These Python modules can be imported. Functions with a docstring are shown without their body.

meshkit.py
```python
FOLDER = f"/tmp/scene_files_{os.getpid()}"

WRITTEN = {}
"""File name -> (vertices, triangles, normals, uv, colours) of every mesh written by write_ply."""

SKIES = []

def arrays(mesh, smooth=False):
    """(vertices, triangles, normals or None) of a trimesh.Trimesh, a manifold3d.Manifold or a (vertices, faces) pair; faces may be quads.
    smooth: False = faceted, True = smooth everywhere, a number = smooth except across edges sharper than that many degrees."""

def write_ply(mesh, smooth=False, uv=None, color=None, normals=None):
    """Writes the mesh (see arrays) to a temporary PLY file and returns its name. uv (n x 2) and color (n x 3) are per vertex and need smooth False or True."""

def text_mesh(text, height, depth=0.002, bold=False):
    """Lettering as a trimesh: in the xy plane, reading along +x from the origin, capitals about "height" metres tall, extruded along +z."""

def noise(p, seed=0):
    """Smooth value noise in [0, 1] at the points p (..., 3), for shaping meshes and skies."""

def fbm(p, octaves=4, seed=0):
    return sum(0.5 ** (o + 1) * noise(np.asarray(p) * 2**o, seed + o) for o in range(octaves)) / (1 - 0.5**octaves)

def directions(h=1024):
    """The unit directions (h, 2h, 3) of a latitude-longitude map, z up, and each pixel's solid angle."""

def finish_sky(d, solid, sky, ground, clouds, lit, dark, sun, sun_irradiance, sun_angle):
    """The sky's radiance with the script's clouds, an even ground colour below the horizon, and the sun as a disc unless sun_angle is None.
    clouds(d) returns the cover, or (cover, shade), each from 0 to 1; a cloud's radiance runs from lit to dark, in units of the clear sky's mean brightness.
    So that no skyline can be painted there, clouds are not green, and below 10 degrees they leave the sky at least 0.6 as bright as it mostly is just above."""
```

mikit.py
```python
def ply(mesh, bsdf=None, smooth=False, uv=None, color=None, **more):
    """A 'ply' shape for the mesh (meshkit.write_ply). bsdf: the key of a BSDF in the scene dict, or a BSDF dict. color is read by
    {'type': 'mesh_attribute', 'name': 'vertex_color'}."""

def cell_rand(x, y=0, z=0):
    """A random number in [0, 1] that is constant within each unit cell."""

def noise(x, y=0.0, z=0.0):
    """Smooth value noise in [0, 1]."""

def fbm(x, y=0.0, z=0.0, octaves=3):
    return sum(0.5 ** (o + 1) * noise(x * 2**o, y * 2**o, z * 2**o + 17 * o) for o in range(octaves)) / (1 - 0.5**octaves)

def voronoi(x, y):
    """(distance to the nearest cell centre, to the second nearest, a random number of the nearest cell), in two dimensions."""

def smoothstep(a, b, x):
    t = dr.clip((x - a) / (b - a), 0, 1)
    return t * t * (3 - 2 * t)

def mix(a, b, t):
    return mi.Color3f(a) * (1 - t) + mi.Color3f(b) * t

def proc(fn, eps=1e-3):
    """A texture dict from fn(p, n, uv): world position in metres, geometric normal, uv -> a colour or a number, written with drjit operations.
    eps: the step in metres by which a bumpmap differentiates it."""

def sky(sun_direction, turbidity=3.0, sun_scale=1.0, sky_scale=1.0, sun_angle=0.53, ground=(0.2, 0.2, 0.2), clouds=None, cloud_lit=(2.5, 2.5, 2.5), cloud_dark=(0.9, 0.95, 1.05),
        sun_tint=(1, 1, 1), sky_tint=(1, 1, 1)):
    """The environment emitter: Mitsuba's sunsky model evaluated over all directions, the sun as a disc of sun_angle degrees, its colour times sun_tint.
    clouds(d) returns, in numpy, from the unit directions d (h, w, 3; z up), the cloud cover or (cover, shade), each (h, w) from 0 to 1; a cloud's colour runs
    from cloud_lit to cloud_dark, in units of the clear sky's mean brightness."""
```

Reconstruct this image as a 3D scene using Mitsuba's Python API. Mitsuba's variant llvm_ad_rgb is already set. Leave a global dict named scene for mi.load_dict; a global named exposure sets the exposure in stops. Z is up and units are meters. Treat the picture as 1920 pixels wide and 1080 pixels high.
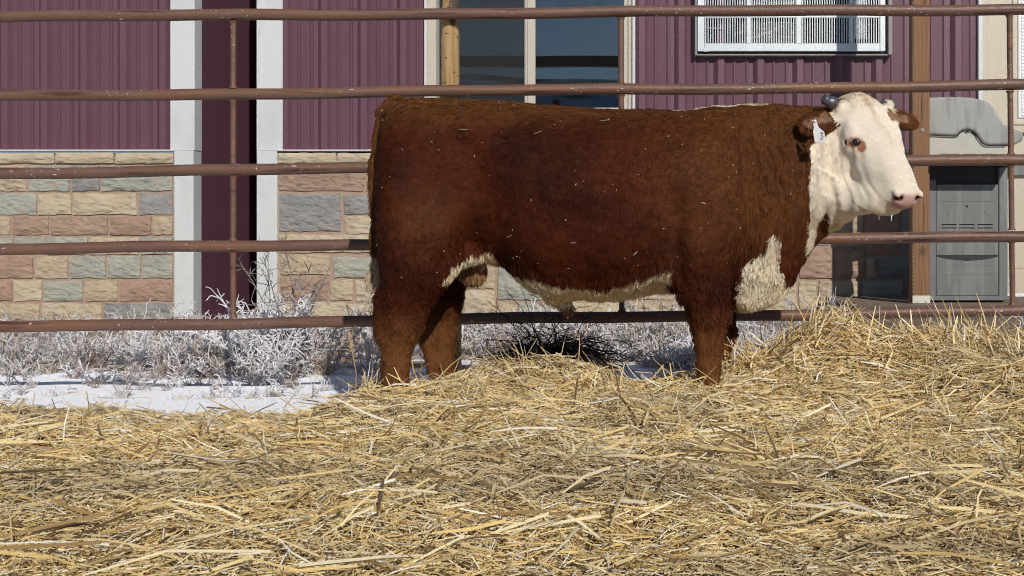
import math, random, numpy as np, trimesh, mitsuba as mi, mikit, meshkit
import drjit as dr
from mikit import proc, noise, fbm, voronoi, smoothstep, mix, cell_rand
from scipy.interpolate import PchipInterpolator
from scipy.spatial import cKDTree
from shapely.geometry import Polygon

# ------------------------------------------------------------------ camera, sky, exposure
T = mi.ScalarTransform4f
scene, labels = {}, {}
FOC = 2208.0                    # focal length in pixels of the 1920 wide picture
EYE_Z, PX0, PY0 = 0.663, 1200.0, 440.0
scene['camera'] = {'type': 'perspective', 'fov': math.degrees(2 * math.atan(960 / FOC)), 'fov_axis': 'x',
                   'to_world': T().look_at(origin=[0, 0, EYE_Z], target=[0, 10, EYE_Z], up=[0, 0, 1]),
                   'principal_point_offset_x': (960 - PX0) / 1920, 'principal_point_offset_y': (540 - PY0) / 1080,
                   'near_clip': 0.05, 'far_clip': 3000.0}
SUN = (0.378, -1.0, 0.61)
scene['sky_light'] = mikit.sky(SUN, turbidity=3, sky_scale=0.6, sun_scale=1.08, ground=(0.45, 0.42, 0.38), sun_tint=(0.82, 1.0, 1.40), sky_tint=(0.88, 0.99, 1.18))
exposure = 1.3
# ------------------------------------------------------------------ helpers


def P(px, py, d):
    """A point that stands d metres away, from its place in the 1920 x 1080 photograph."""
    return np.array([(px - PX0) / FOC * d, d, EYE_Z - (py - PY0) / FOC * d])


def ref(name, bsdf):
    scene[name] = bsdf
    return name


def key_for(name, parent=None):
    base = f'{parent}__{name}' if parent else name
    if base not in USED:
        USED.add(base)
        return base
    n = NEXT.get(base, 1)
    while f'{base}_{n:03d}' in USED:
        n += 1
    NEXT[base] = n + 1
    USED.add(f'{base}_{n:03d}')
    return f'{base}_{n:03d}'


USED, NEXT = set(), {}


def obj(name, mesh, m, parent=None, smooth=False, label=None, cat=None, group=None, kind=None, **kw):
    k = key_for(name, parent)
    scene[k] = mesh if isinstance(mesh, dict) else mikit.ply(mesh, m, smooth, **kw)
    tag(k, label, cat, group, kind)
    return k


def tag(k, label=None, cat=None, group=None, kind=None):
    d = {a: b for a, b in (('label', label), ('category', cat), ('group', group), ('kind', kind)) if b}
    if d:
        labels[k] = d
    return k


def thing(name, label, cat, group=None):
    return tag(key_for(name), label, cat, group)


def cat_(ms):
    return trimesh.util.concatenate(ms)


def box(x0, x1, y0, y1, z0, z1, ch=0.0):
    """A box with chamfered edges."""
    if ch <= 0:
        m = trimesh.creation.box(extents=(x1 - x0, y1 - y0, z1 - z0))
        m.apply_translation(((x0 + x1) / 2, (y0 + y1) / 2, (z0 + z1) / 2))
        return m
    h = np.array([x1 - x0, y1 - y0, z1 - z0]) / 2
    ch = min(ch, h.min() * 0.9)
    pts = []
    for sx in (-1, 1):
        for sy in (-1, 1):
            for sz in (-1, 1):
                s = np.array([sx, sy, sz])
                for a in range(3):
                    q = h - ch
                    q[a] = h[a]
                    pts.append(s * q)
    m = trimesh.convex.convex_hull(np.array(pts))
    m.apply_translation(((x0 + x1) / 2, (y0 + y1) / 2, (z0 + z1) / 2))
    return m


def tube(pts, radii, sides=16, wob=0.0, seed=0):
    """A capped tube along points."""
    pts = np.asarray(pts, float)
    radii = np.broadcast_to(np.asarray(radii, float), (len(pts),))
    t = np.gradient(pts, axis=0)
    t /= np.linalg.norm(t, axis=1, keepdims=True)
    a0 = np.array([0, 0, 1.0]) if abs(t[0][2]) < 0.9 else np.array([1.0, 0, 0])
    u = np.cross(t, a0)
    u /= np.linalg.norm(u, axis=1, keepdims=True)
    w = np.cross(t, u)
    an = np.arange(sides) / sides * 2 * math.pi
    ring = pts[:, None] + radii[:, None, None] * (np.cos(an)[None, :, None] * u[:, None] + np.sin(an)[None, :, None] * w[:, None])
    if wob:
        nn = meshkit.fbm(ring * np.array([9, 9, 3.0]), 3, seed)[..., None] - 0.5
        ring = ring + (ring - pts[:, None]) * nn * wob
    v = np.vstack([ring.reshape(-1, 3), pts[:1], pts[-1:]])
    f = []
    n = len(pts)
    i = np.arange(n - 1)[:, None] * sides
    j = np.arange(sides)[None]
    jn = (j + 1) % sides
    q = np.stack([i + j, i + jn, i + sides + jn, i + sides + j], -1).reshape(-1, 4)
    f = np.vstack([q[:, [0, 2, 1]], q[:, [0, 3, 2]]])
    s0, s1 = n * sides, n * sides + 1
    c0 = np.stack([np.full(sides, s0), jn[0], j[0]], 1)
    b = (n - 1) * sides
    c1 = np.stack([np.full(sides, s1), b + j[0], b + jn[0]], 1)
    f = np.vstack([f, c0[:, [0, 2, 1]], c1[:, [0, 2, 1]]])
    m = trimesh.Trimesh(v, f, process=False)
    m.fix_normals()
    return m


def prism_xz(poly, y0, y1):
    """Polygon given in (x, z), extruded from y0 to y1."""
    m = trimesh.creation.extrude_polygon(Polygon(poly) if not isinstance(poly, Polygon) else poly, y1 - y0, engine='earcut')
    v = m.vertices.copy()
    m.vertices = np.stack([v[:, 0], y1 - v[:, 2], v[:, 1]], 1)
    return m


def prism_xy(poly, z0, z1):
    m = trimesh.creation.extrude_polygon(Polygon(poly), z1 - z0, engine='earcut')
    m.apply_translation((0, 0, z0))
    return m


def sticks(p0, p1, r0, r1, c0, c1, sides=3):
    """Many thin open prisms as arrays: vertices, triangles, colours."""
    p0, p1 = np.asarray(p0, float), np.asarray(p1, float)
    n = len(p0)
    t = p1 - p0
    t /= np.linalg.norm(t, axis=1, keepdims=True) + 1e-12
    a = np.where(np.abs(t[:, 2:3]) < 0.9, np.array([[0, 0, 1.0]]), np.array([[1.0, 0, 0]]))
    u = np.cross(t, a)
    u /= np.linalg.norm(u, axis=1, keepdims=True)
    w = np.cross(t, u)
    an = np.arange(sides) / sides * 2 * math.pi
    off = np.cos(an)[None, :, None] * u[:, None] + np.sin(an)[None, :, None] * w[:, None]
    r0, r1 = np.broadcast_to(r0, (n,)), np.broadcast_to(r1, (n,))
    v = np.concatenate([p0[:, None] + off * r0[:, None, None], p1[:, None] + off * r1[:, None, None]], 1)
    j = np.arange(sides)
    jn = (j + 1) % sides
    loc = np.vstack([np.stack([j, jn, jn + sides], 1), np.stack([j, jn + sides, j + sides], 1)])
    f = (np.arange(n)[:, None, None] * (2 * sides) + loc[None]).reshape(-1, 3)
    c = np.concatenate([np.repeat(np.asarray(c0)[:, None], sides, 1), np.repeat(np.asarray(c1)[:, None], sides, 1)], 1)
    return v.reshape(-1, 3), f, c.reshape(-1, 3)


def join(parts):
    v, f, c, n = [], [], [], 0
    for a, b, d in parts:
        v.append(a); f.append(b + n); c.append(d)
        n += len(a)
    return np.vstack(v), np.vstack(f), np.vstack(c)


def unit(v):
    v = np.asarray(v, float)
    return v / (np.linalg.norm(v, axis=-1, keepdims=True) + 1e-12)


def C3(r, g, b):
    return {'type': 'rgb', 'value': [r, g, b]}


def principled(col, rough=0.6, spec=0.5, **kw):
    return {'type': 'twosided', 'nested': {'type': 'principled', 'base_color': col if isinstance(col, dict) else C3(*col), 'roughness': rough, 'specular': spec, **kw}}


def bumped(col, rough, bump, scale, spec=0.5, **kw):
    return {'type': 'twosided', 'nested': {'type': 'bumpmap', 'arbitrary': bump, 'scale': scale,
            'nested': {'type': 'principled', 'base_color': col if isinstance(col, dict) else C3(*col), 'roughness': rough, 'specular': spec, **kw}}}


VC = {'type': 'mesh_attribute', 'name': 'vertex_color'}
# ------------------------------------------------------------------ materials


def m_siding(p, n, uv):
    d = fbm(p.x * 3, p.z * 1.2, 3.0)
    s = smoothstep(0.62, 0.8, fbm(p.x * 40, p.z * 5, 1.0))
    c = mix((0.132, 0.056, 0.078), (0.148, 0.068, 0.092), d)
    return mix(c, (0.17, 0.10, 0.11), s * 0.15)


ref('mat_siding', principled(proc(m_siding), 0.42, 0.5))


def m_white(p, n, uv):
    return mix((0.65, 0.665, 0.645), (0.59, 0.605, 0.58), smoothstep(0.4, 0.8, fbm(p.x * 6, p.y * 6, p.z * 2)))


ref('mat_white', principled(proc(m_white), 0.4, 0.5))
ref('mat_tan', principled((0.56, 0.50, 0.40), 0.45))
ref('mat_tan_door', principled((0.58, 0.50, 0.38), 0.4))
ref('mat_grey_gasket', principled((0.24, 0.24, 0.22), 0.5))
ref('mat_dark', principled((0.02, 0.02, 0.022), 0.6))


def m_mortar(p, n, uv):
    return mix((0.36, 0.25, 0.18), (0.46, 0.35, 0.27), fbm(p.x * 25, p.z * 25, p.y * 25))


def bump_rough(p, n, uv):
    return fbm(p.x * 90, p.y * 90, p.z * 90, 3)


ref('mat_mortar', bumped(proc(m_mortar), 0.9, proc(bump_rough, 2e-3), 0.004, 0.2))


def stone_colour(a, b, dark):
    def fn(p, n, uv):
        f = fbm(p.x * 7, p.y * 9, p.z * 11, 4)
        g = smoothstep(0.55, 0.75, fbm(p.x * 16 + 7, p.z * 22, p.y * 10, 3))
        return mix(mix(a, b, smoothstep(0.3, 0.7, f)), dark, g * 0.55)
    return fn


def bump_stone(p, n, uv):
    return fbm(p.x * 22, p.y * 30, p.z * 34, 4)


STONES = {'cream': ((0.58, 0.49, 0.35), (0.53, 0.43, 0.29), (0.40, 0.33, 0.25)),
          'tan': ((0.54, 0.43, 0.29), (0.47, 0.37, 0.26), (0.36, 0.29, 0.23)),
          'pink': ((0.44, 0.30, 0.22), (0.38, 0.25, 0.18), (0.30, 0.20, 0.16)),
          'grey': ((0.34, 0.32, 0.30), (0.26, 0.255, 0.245), (0.38, 0.34, 0.30)),
          'green': ((0.43, 0.42, 0.34), (0.36, 0.36, 0.31), (0.46, 0.40, 0.3))}
bs = proc(bump_stone, 2e-3)
for k, v in STONES.items():
    ref('mat_stone_' + k, bumped(proc(stone_colour(*v)), 0.85, bs, 0.03, 0.25))


def m_rust(p, n, uv):
    f = fbm(p.x * 9, p.y * 30, p.z * 30, 4)
    c = mix((0.130, 0.062, 0.042), (0.19, 0.105, 0.070), f)
    c = mix(c, (0.21, 0.095, 0.05), 0.7 * smoothstep(0.52, 0.68, fbm(p.x * 2.2, p.y * 8, p.z * 14, 4)))
    c = mix(c, (0.08, 0.032, 0.022), smoothstep(0.6, 0.8, fbm(p.x * 3, p.z * 60, p.y * 60)))
    s = smoothstep(0.86, 0.89, noise(p.x * 90, p.y * 120, p.z * 120)) * smoothstep(0.5, 0.65, noise(p.x * 5.0, p.z * 7))
    return mix(c, (0.62, 0.55, 0.46), s * 0.9)


def bump_rust(p, n, uv):
    return fbm(p.x * 70, p.y * 120, p.z * 120, 3)


ref('mat_rust', bumped(proc(m_rust), 0.5, proc(bump_rust, 1.5e-3), 0.0015, 0.5))


def m_log(p, n, uv):
    f = fbm(p.x * 40, p.y * 40, p.z * 2.5, 4)
    c = mix((0.30, 0.17, 0.065), (0.48, 0.31, 0.14), smoothstep(0.3, 0.7, f))
    b = smoothstep(0.54, 0.60, fbm(p.x * 14, p.y * 14, p.z * 4.5, 4))
    c = mix(c, (0.10, 0.065, 0.045), b)
    return mix(c, (0.09, 0.05, 0.03), smoothstep(0.78, 0.82, noise(p.x * 50, p.y * 50, p.z * 60)) * 0.8)


ref('mat_log', bumped(proc(m_log), 0.7, proc(lambda p, n, uv: fbm(p.x * 60, p.y * 60, p.z * 6, 3), 1.5e-3), 0.005, 0.3))


def m_post(p, n, uv):
    w = fbm(p.x * 5, p.y * 5, p.z * 0.9, 3)
    g = 0.5 + 0.5 * dr.sin((p.x * 260 + p.y * 130 + w * 26 + 2.0 * fbm(p.x * 20, 0.0, p.z * 3)))
    c = mix((0.27, 0.145, 0.075), (0.19, 0.095, 0.050), g * 0.7)
    c = mix(c, (0.07, 0.04, 0.03), smoothstep(0.66, 0.74, fbm(p.x * 70, p.y * 20, p.z * 1.3 + 2.0, 3)))
    kx, kz = p.x - 1.935, p.z - 0.55
    knot = dr.exp(-(kx * kx * 1800 + kz * kz * 900))
    return mix(c, (0.06, 0.035, 0.025), knot * 0.8)


ref('mat_post', bumped(proc(m_post), 0.75, proc(lambda p, n, uv: fbm(p.x * 90, p.y * 90, p.z * 3, 3), 1.5e-3), 0.003, 0.3))
ref('mat_galvanised', principled(proc(lambda p, n, uv: mix((0.68, 0.66, 0.52), (0.82, 0.80, 0.68), fbm(p.x * 40, p.y * 40, p.z * 40))), 0.4, 0.5, metallic=0.3))
ref('mat_bolt', principled((0.35, 0.34, 0.33), 0.35, metallic=0.8))


def m_deck(p, n, uv):
    f = fbm(p.x * 2, p.y * 60, p.z * 60, 4)
    return mix((0.10, 0.075, 0.058), (0.20, 0.155, 0.12), f)


ref('mat_deck', principled(proc(m_deck), 0.85, 0.2))


def m_grillgrey(p, n, uv):
    s = smoothstep(0.5, 0.75, fbm(p.x * 50, p.y * 5, p.z * 3, 3))
    c = mix((0.33, 0.325, 0.30), (0.39, 0.385, 0.355), fbm(p.x * 4, p.y * 3, p.z * 6, 3))
    return mix(c, (0.17, 0.16, 0.14), s * 0.4)


ref('mat_lid', principled(proc(m_grillgrey), 0.55, 0.3))
ref('mat_firebox', principled(proc(lambda p, n, uv: mix((0.46, 0.44, 0.37), (0.55, 0.52, 0.44), fbm(p.x * 9, p.y * 9, p.z * 9))), 0.6, 0.3))


def m_cabinet(p, n, uv):
    d = smoothstep(0.45, 0.7, fbm(p.x * 30, p.y * 4, p.z * 2, 3))
    return mix((0.165, 0.168, 0.160), (0.21, 0.21, 0.20), d)


ref('mat_cabinet', principled(proc(m_cabinet), 0.5, 0.4))
ref('mat_alu', principled(proc(lambda p, n, uv: mix((0.58, 0.62, 0.64), (0.74, 0.76, 0.76), fbm(p.x * 9, p.y * 9, p.z * 4))), 0.38, 0.5, metallic=0.35))
ref('mat_ac_white', principled((0.80, 0.81, 0.80), 0.4))
ref('mat_coil', principled(proc(lambda p, n, uv: mix((0.05, 0.05, 0.055), (0.30, 0.29, 0.27), smoothstep(0.5, 0.8, fbm(p.x * 22, p.y, p.z * 60, 3)))), 0.4, 0.5, metallic=0.5))
ref('mat_copper', principled((0.45, 0.44, 0.43), 0.25, metallic=1.0))
ref('mat_glass', {'type': 'thindielectric', 'int_ior': 2.2, 'specular_reflectance': C3(0.78, 0.90, 0.97)})
ref('mat_screen', {'type': 'mask', 'opacity': 0.42, 'nested': principled((0.055, 0.055, 0.055), 0.8, 0.1)})
ref('mat_room', principled((0.055, 0.055, 0.058), 0.9, 0.1))


def m_ground(p, n, uv):
    e = fbm(p.x * 2.2, p.y * 3.4, 0.0, 4)
    line = 6.6 + (e - 0.5) * 1.6
    far = smoothstep(line - 0.08, line + 0.08, p.y)
    back = smoothstep(10.4, 10.8, p.y)
    left = smoothstep(-6.0, -9.0, p.x)
    dirt = mix((0.24, 0.16, 0.11), (0.36, 0.27, 0.2), fbm(p.x * 12, p.y * 12, 1.0, 3))
    frost = smoothstep(0.50, 0.58, fbm(p.x * 9, p.y * 9, 5.0, 4))
    right = smoothstep(0.9, 1.3, p.x + (e - 0.5) * 0.6)
    g = mix(dirt, (0.80, 0.81, 0.83), dr.maximum(frost * 0.75, right))
    g = mix(g, (0.84, 0.85, 0.87), back)
    return mix((0.86, 0.87, 0.89), g, far)


ref('mat_ground', bumped(proc(m_ground), 0.8, proc(lambda p, n, uv: fbm(p.x * 14, p.y * 14, 0.0, 4), 4e-3), 0.02, 0.2))
ref('mat_hills', principled(proc(lambda p, n, uv: mix((0.55, 0.56, 0.60), (0.22, 0.19, 0.15), smoothstep(0.5, 0.62, fbm(p.x * 0.02, p.y * 0.02, p.z * 0.06, 4)))), 0.9, 0.1))


def m_strawbed(p, n, uv):
    f = fbm(p.x * 40, p.y * 40, p.z * 40, 4)
    return mix((0.10, 0.062, 0.028), (0.48, 0.36, 0.18), smoothstep(0.3, 0.7, f))


ref('mat_strawbed', bumped(proc(m_strawbed), 0.9, proc(lambda p, n, uv: fbm(p.x * 50, p.y * 50, p.z * 50, 3), 3e-3), 0.02, 0.1))
ref('mat_straw', principled(VC, 0.42, 0.45))
ref('mat_twig', principled(VC, 0.75, 0.25))
ref('mat_hair', principled(VC, 0.65, 0.10))
ref('mat_skin', principled(VC, 0.7, 0.06))

# ------------------------------------------------------------------ ground


def ground_h(x, y):
    x, y = np.asarray(x, float), np.asarray(y, float)
    h = (meshkit.fbm(np.stack([x * 1.3, y * 1.3, 0 * x], -1), 4, 3) - 0.5) * 0.05 + (meshkit.fbm(np.stack([x * 4.5, y * 6, 0 * x], -1), 3, 4) - 0.5) * 0.05 * np.exp(-((y - 5.35) / 0.66) ** 2)
    h = h + 0.10 / (1 + np.exp(-(x - 1.15) / 0.12)) * np.exp(-((y - 6.12) / 0.36) ** 2)
    return h * np.clip((11.6 - y) / 1.8, 0, 1) * np.clip((x + 8) / 3, 0, 1) - 0.105 * np.clip((y - 4.74) / 0.48, 0, 1)


def sheet(xs, ys, hf):
    X, Y = np.meshgrid(xs, ys, indexing='ij')
    Z = hf(X, Y)
    v = np.stack([X, Y, Z], -1).reshape(-1, 3)
    ny = len(ys)
    i, j = np.meshgrid(np.arange(len(xs) - 1), np.arange(ny - 1), indexing='ij')
    a = (i * ny + j).ravel()
    f = np.vstack([np.stack([a, a + ny, a + ny + 1], 1), np.stack([a, a + ny + 1, a + 1], 1)])
    return trimesh.Trimesh(v, f, process=False)


def spread(lo, a, b, hi, step, n):
    g = np.geomspace(step, 1, n)
    left = a - (a - lo) * np.geomspace(0.002, 1, n)[::-1]
    right = b + (hi - b) * np.geomspace(0.002, 1, n)
    return np.concatenate([left, np.arange(a, b, step), right])


obj('ground', sheet(spread(-900, -3.5, 3.0, 900, 0.05, 14), spread(-900, 1.8, 9.5, 900, 0.05, 14), ground_h), 'mat_ground', smooth=True,
    label='snow and bare frosty soil under the fence and the straw', kind='structure')

# snowy hills behind the camera, mirrored in the window
hx = np.linspace(-1500, 1500, 80)
hy = np.array([-700, -760, -820, -900, -1000.0])
HX, HY = np.meshgrid(hx, hy, indexing='ij')
prof = np.array([-3, 0.55, 0.85, 1.0, 0.6])
HZ = (72 + 112 * meshkit.fbm(np.stack([HX / 260, HY * 0 + 0.5, HX * 0], -1), 4, 8)) * prof[None]
hv = np.stack([HX, HY, HZ], -1).reshape(-1, 3)
ii, jj = np.meshgrid(np.arange(79), np.arange(4), indexing='ij')
a = (ii * 5 + jj).ravel()
obj('hills', trimesh.Trimesh(hv, np.vstack([np.stack([a, a + 5, a + 6], 1), np.stack([a, a + 6, a + 1], 1)]), process=False), 'mat_hills', smooth=True,
    label='low snowy hills mirrored in the window glass', kind='structure')
g = thing('corral_gateway', 'timber gateway with a long cross beam, mirrored in the window', 'gateway')
obj('post', tube([(-8.0, -5.5, 0), (-8.0, -5.5, 3.98)], 0.09, 12), 'mat_deck', g, smooth=40)
obj('post', tube([(4.0, -5.5, 0), (4.0, -5.5, 3.98)], 0.09, 12), 'mat_deck', g, smooth=40)
obj('cross_beam', box(-8.3, 4.3, -5.6, -5.4, 4.04, 4.25, 0.01), 'mat_deck', g)

# ------------------------------------------------------------------ farm building
YB = 9.12                                       # plane of the siding's flat
SB = FOC / YB


def bx(px):
    return (px - PX0) / SB


def bz(py):
    return EYE_Z - (py - PY0) / SB


TOPZ = 3.3
b = thing('farm_building', 'plum metal-sided building with a stone base behind the pipe fence', 'building')
LEDGE = bz(284)
rib_prof = [(0.0, 0.0)]


def siding(parent, xa, xb, z0, z1, x_rib, y=YB):
    """Ribbed steel panels, each 0.91 m wide: main ribs every 0.305 m with three small steps between."""
    pitch = 0.305
    # (offset from the rib's centre, depth towards the viewer)
    shape = [(-0.064, 0.001), (-0.030, 0.036), (0.016, 0.036), (0.036, 0), (0.082, 0.006), (0.094, 0.015), (0.104, 0.015), (0.110, 0.001), (0.180, 0.007), (0.193, 0.017), (0.203, 0.017), (0.209, 0.001)]
    pts = []
    k0 = math.floor((xa - x_rib) / pitch) - 1
    k1 = math.ceil((xb - x_rib) / pitch) + 1
    for k in range(k0, k1):
        for o, dp in shape:
            pts.append((x_rib + k * pitch + o, dp))
    pts = np.array(pts)
    edge = xa
    panel = 0
    bounds = [xa]
    first = x_rib + math.ceil((xa - x_rib + 0.05) / pitch) * pitch + 0.02
    e = first + 0.46
    while e < xb - 0.1:
        bounds.append(e)
        e += 3 * pitch
    bounds.append(xb)
    for a0, a1 in zip(bounds[:-1], bounds[1:]):
        xs = np.concatenate([[a0], pts[(pts[:, 0] > a0) & (pts[:, 0] < a1), 0], [a1]])
        dp = np.interp(xs, pts[:, 0], pts[:, 1])
        panel += 1
        lift = 0.0007 * (panel % 2)
        out = [(x, y - d - lift) for x, d in zip(xs, dp)] + [(a1, y + 0.004), (a0, y + 0.004)]
        obj('siding_panel', prism_xy(out, z0, z1), 'mat_siding', parent)
    sc = []
    for k in range(k0, k1):
        x = x_rib + k * pitch
        if xa + 0.04 < x < xb - 0.04:
            for z in (bz(266), bz(68), bz(-130)):
                if z0 < z < z1:
                    c = trimesh.creation.cylinder(0.0065, 0.006, sections=8)
                    c.apply_transform(trimesh.transformations.rotation_matrix(math.pi / 2, (1, 0, 0)))
                    c.apply_translation((x - 0.06, y - 0.003, z))
                    sc.append(c)
    if sc:
        obj('panel_screw', cat_(sc), 'mat_siding', parent, kind='stuff')


XL, XW0, XW1, XD = bx(533), bx(797), bx(1191), bx(1832)
RIB = bx(538)
siding(b, XL, XW0 - 0.002, LEDGE + 0.012, TOPZ, RIB)
siding(b, XW1 + 0.002, XD - 0.002, LEDGE + 0.012, TOPZ, bx(1205.5))
WZ0 = bz(212)
siding(b, XW0, XW1, LEDGE + 0.012, WZ0 - 0.03, RIB)
# trims
obj('corner_trim', cat_([box(bx(484), bx(533), YB - 0.034, YB + 0.12, LEDGE + 0.006, TOPZ, 0.003), box(bx(485), bx(523), YB - 0.048, YB + 0.12, -0.4, LEDGE + 0.004, 0.003),
                         box(bx(484.5), bx(492), YB - 0.040, YB - 0.030, LEDGE + 0.006, TOPZ)]), 'mat_white', b, label='white corner trim at the left end of the plum siding')
obj('drip_trim', box(bx(524), XD - 0.002, YB - 0.062, YB + 0.02, LEDGE - 0.001, LEDGE + 0.010, 0.002), 'mat_white', b)
obj('side_wall', box(bx(484) + 0.002, bx(484) + 0.05, YB + 0.121, YB + 6, -0.4, TOPZ), 'mat_siding', b)
# window
w = obj('window', cat_([box(XW0, XW0 + 0.020, YB - 0.045, YB + 0.05, WZ0 - 0.025, 2.85, 0.003), box(XW1 - 0.022, XW1, YB - 0.045, YB + 0.05, WZ0 - 0.025, 2.85, 0.003),
                        box(XW0 + 0.0201, XW1 - 0.0221, YB - 0.044, YB + 0.05, WZ0 - 0.025, WZ0 + 0.006, 0.003), box(XW0 + 0.0201, XW1 - 0.0221, YB - 0.044, YB + 0.05, 2.82, 2.85, 0.003)]),
        'mat_white', b, label='wide sliding window in the plum wall, its left half behind a screen')
fr = []
for x0, x1, y0 in ((XW0 + 0.021, bx(819), -0.030), (bx(1170), bx(1177), -0.018), (bx(1178), bx(1183), -0.028), (bx(1184), XW1 - 0.023, -0.034)):
    fr.append(box(x0, x1, YB + y0, YB + 0.048, WZ0 + 0.007, 2.819, 0.002))
for q in fr:
    obj('frame', q, 'mat_tan', w)
obj('gasket', cat_([box(bx(819) + 0.001, bx(824), YB - 0.008, YB + 0.04, WZ0 + 0.007, 2.818), box(bx(983.5), bx(985), YB - 0.024, YB + 0.0, WZ0 + 0.007, 2.818)]), 'mat_grey_gasket', w)
obj('mullion', cat_([box(bx(985) + 0.001, bx(989), YB - 0.026, YB + 0.03, WZ0 + 0.007, 2.818, 0.002), box(bx(989) + 0.001, bx(1004), YB - 0.034, YB + 0.03, WZ0 + 0.007, 2.818, 0.003)]), 'mat_tan', w)
obj('sash_rail', cat_([box(bx(824) + 0.001, bx(983), YB - 0.012, YB + 0.03, WZ0 + 0.007, WZ0 + 0.04, 0.002), box(bx(1004) + 0.001, bx(1170) - 0.001, YB - 0.016, YB + 0.03, WZ0 + 0.007, WZ0 + 0.04, 0.002)]), 'mat_tan', w)


def rect_xz(x0, x1, z0, z1, y, bow=0.0):
    """A pane facing the viewer, with a slight bow."""
    n = 9
    xs, zs = np.linspace(x0, x1, n), np.linspace(z0, z1, n)
    X, Z = np.meshgrid(xs, zs, indexing='ij')
    u, v = np.meshgrid(np.linspace(-1, 1, n), np.linspace(-1, 1, n), indexing='ij')
    Y = y - bow * (1 - u * u) * (1 - v * v)
    q = np.stack([X, Y, Z], -1).reshape(-1, 3)
    i, j = np.meshgrid(np.arange(n - 1), np.arange(n - 1), indexing='ij')
    a = (i * n + j).ravel()
    return trimesh.Trimesh(q, np.vstack([np.stack([a, a + n, a + n + 1], 1), np.stack([a, a + n + 1, a + 1], 1)]), process=False)


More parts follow.
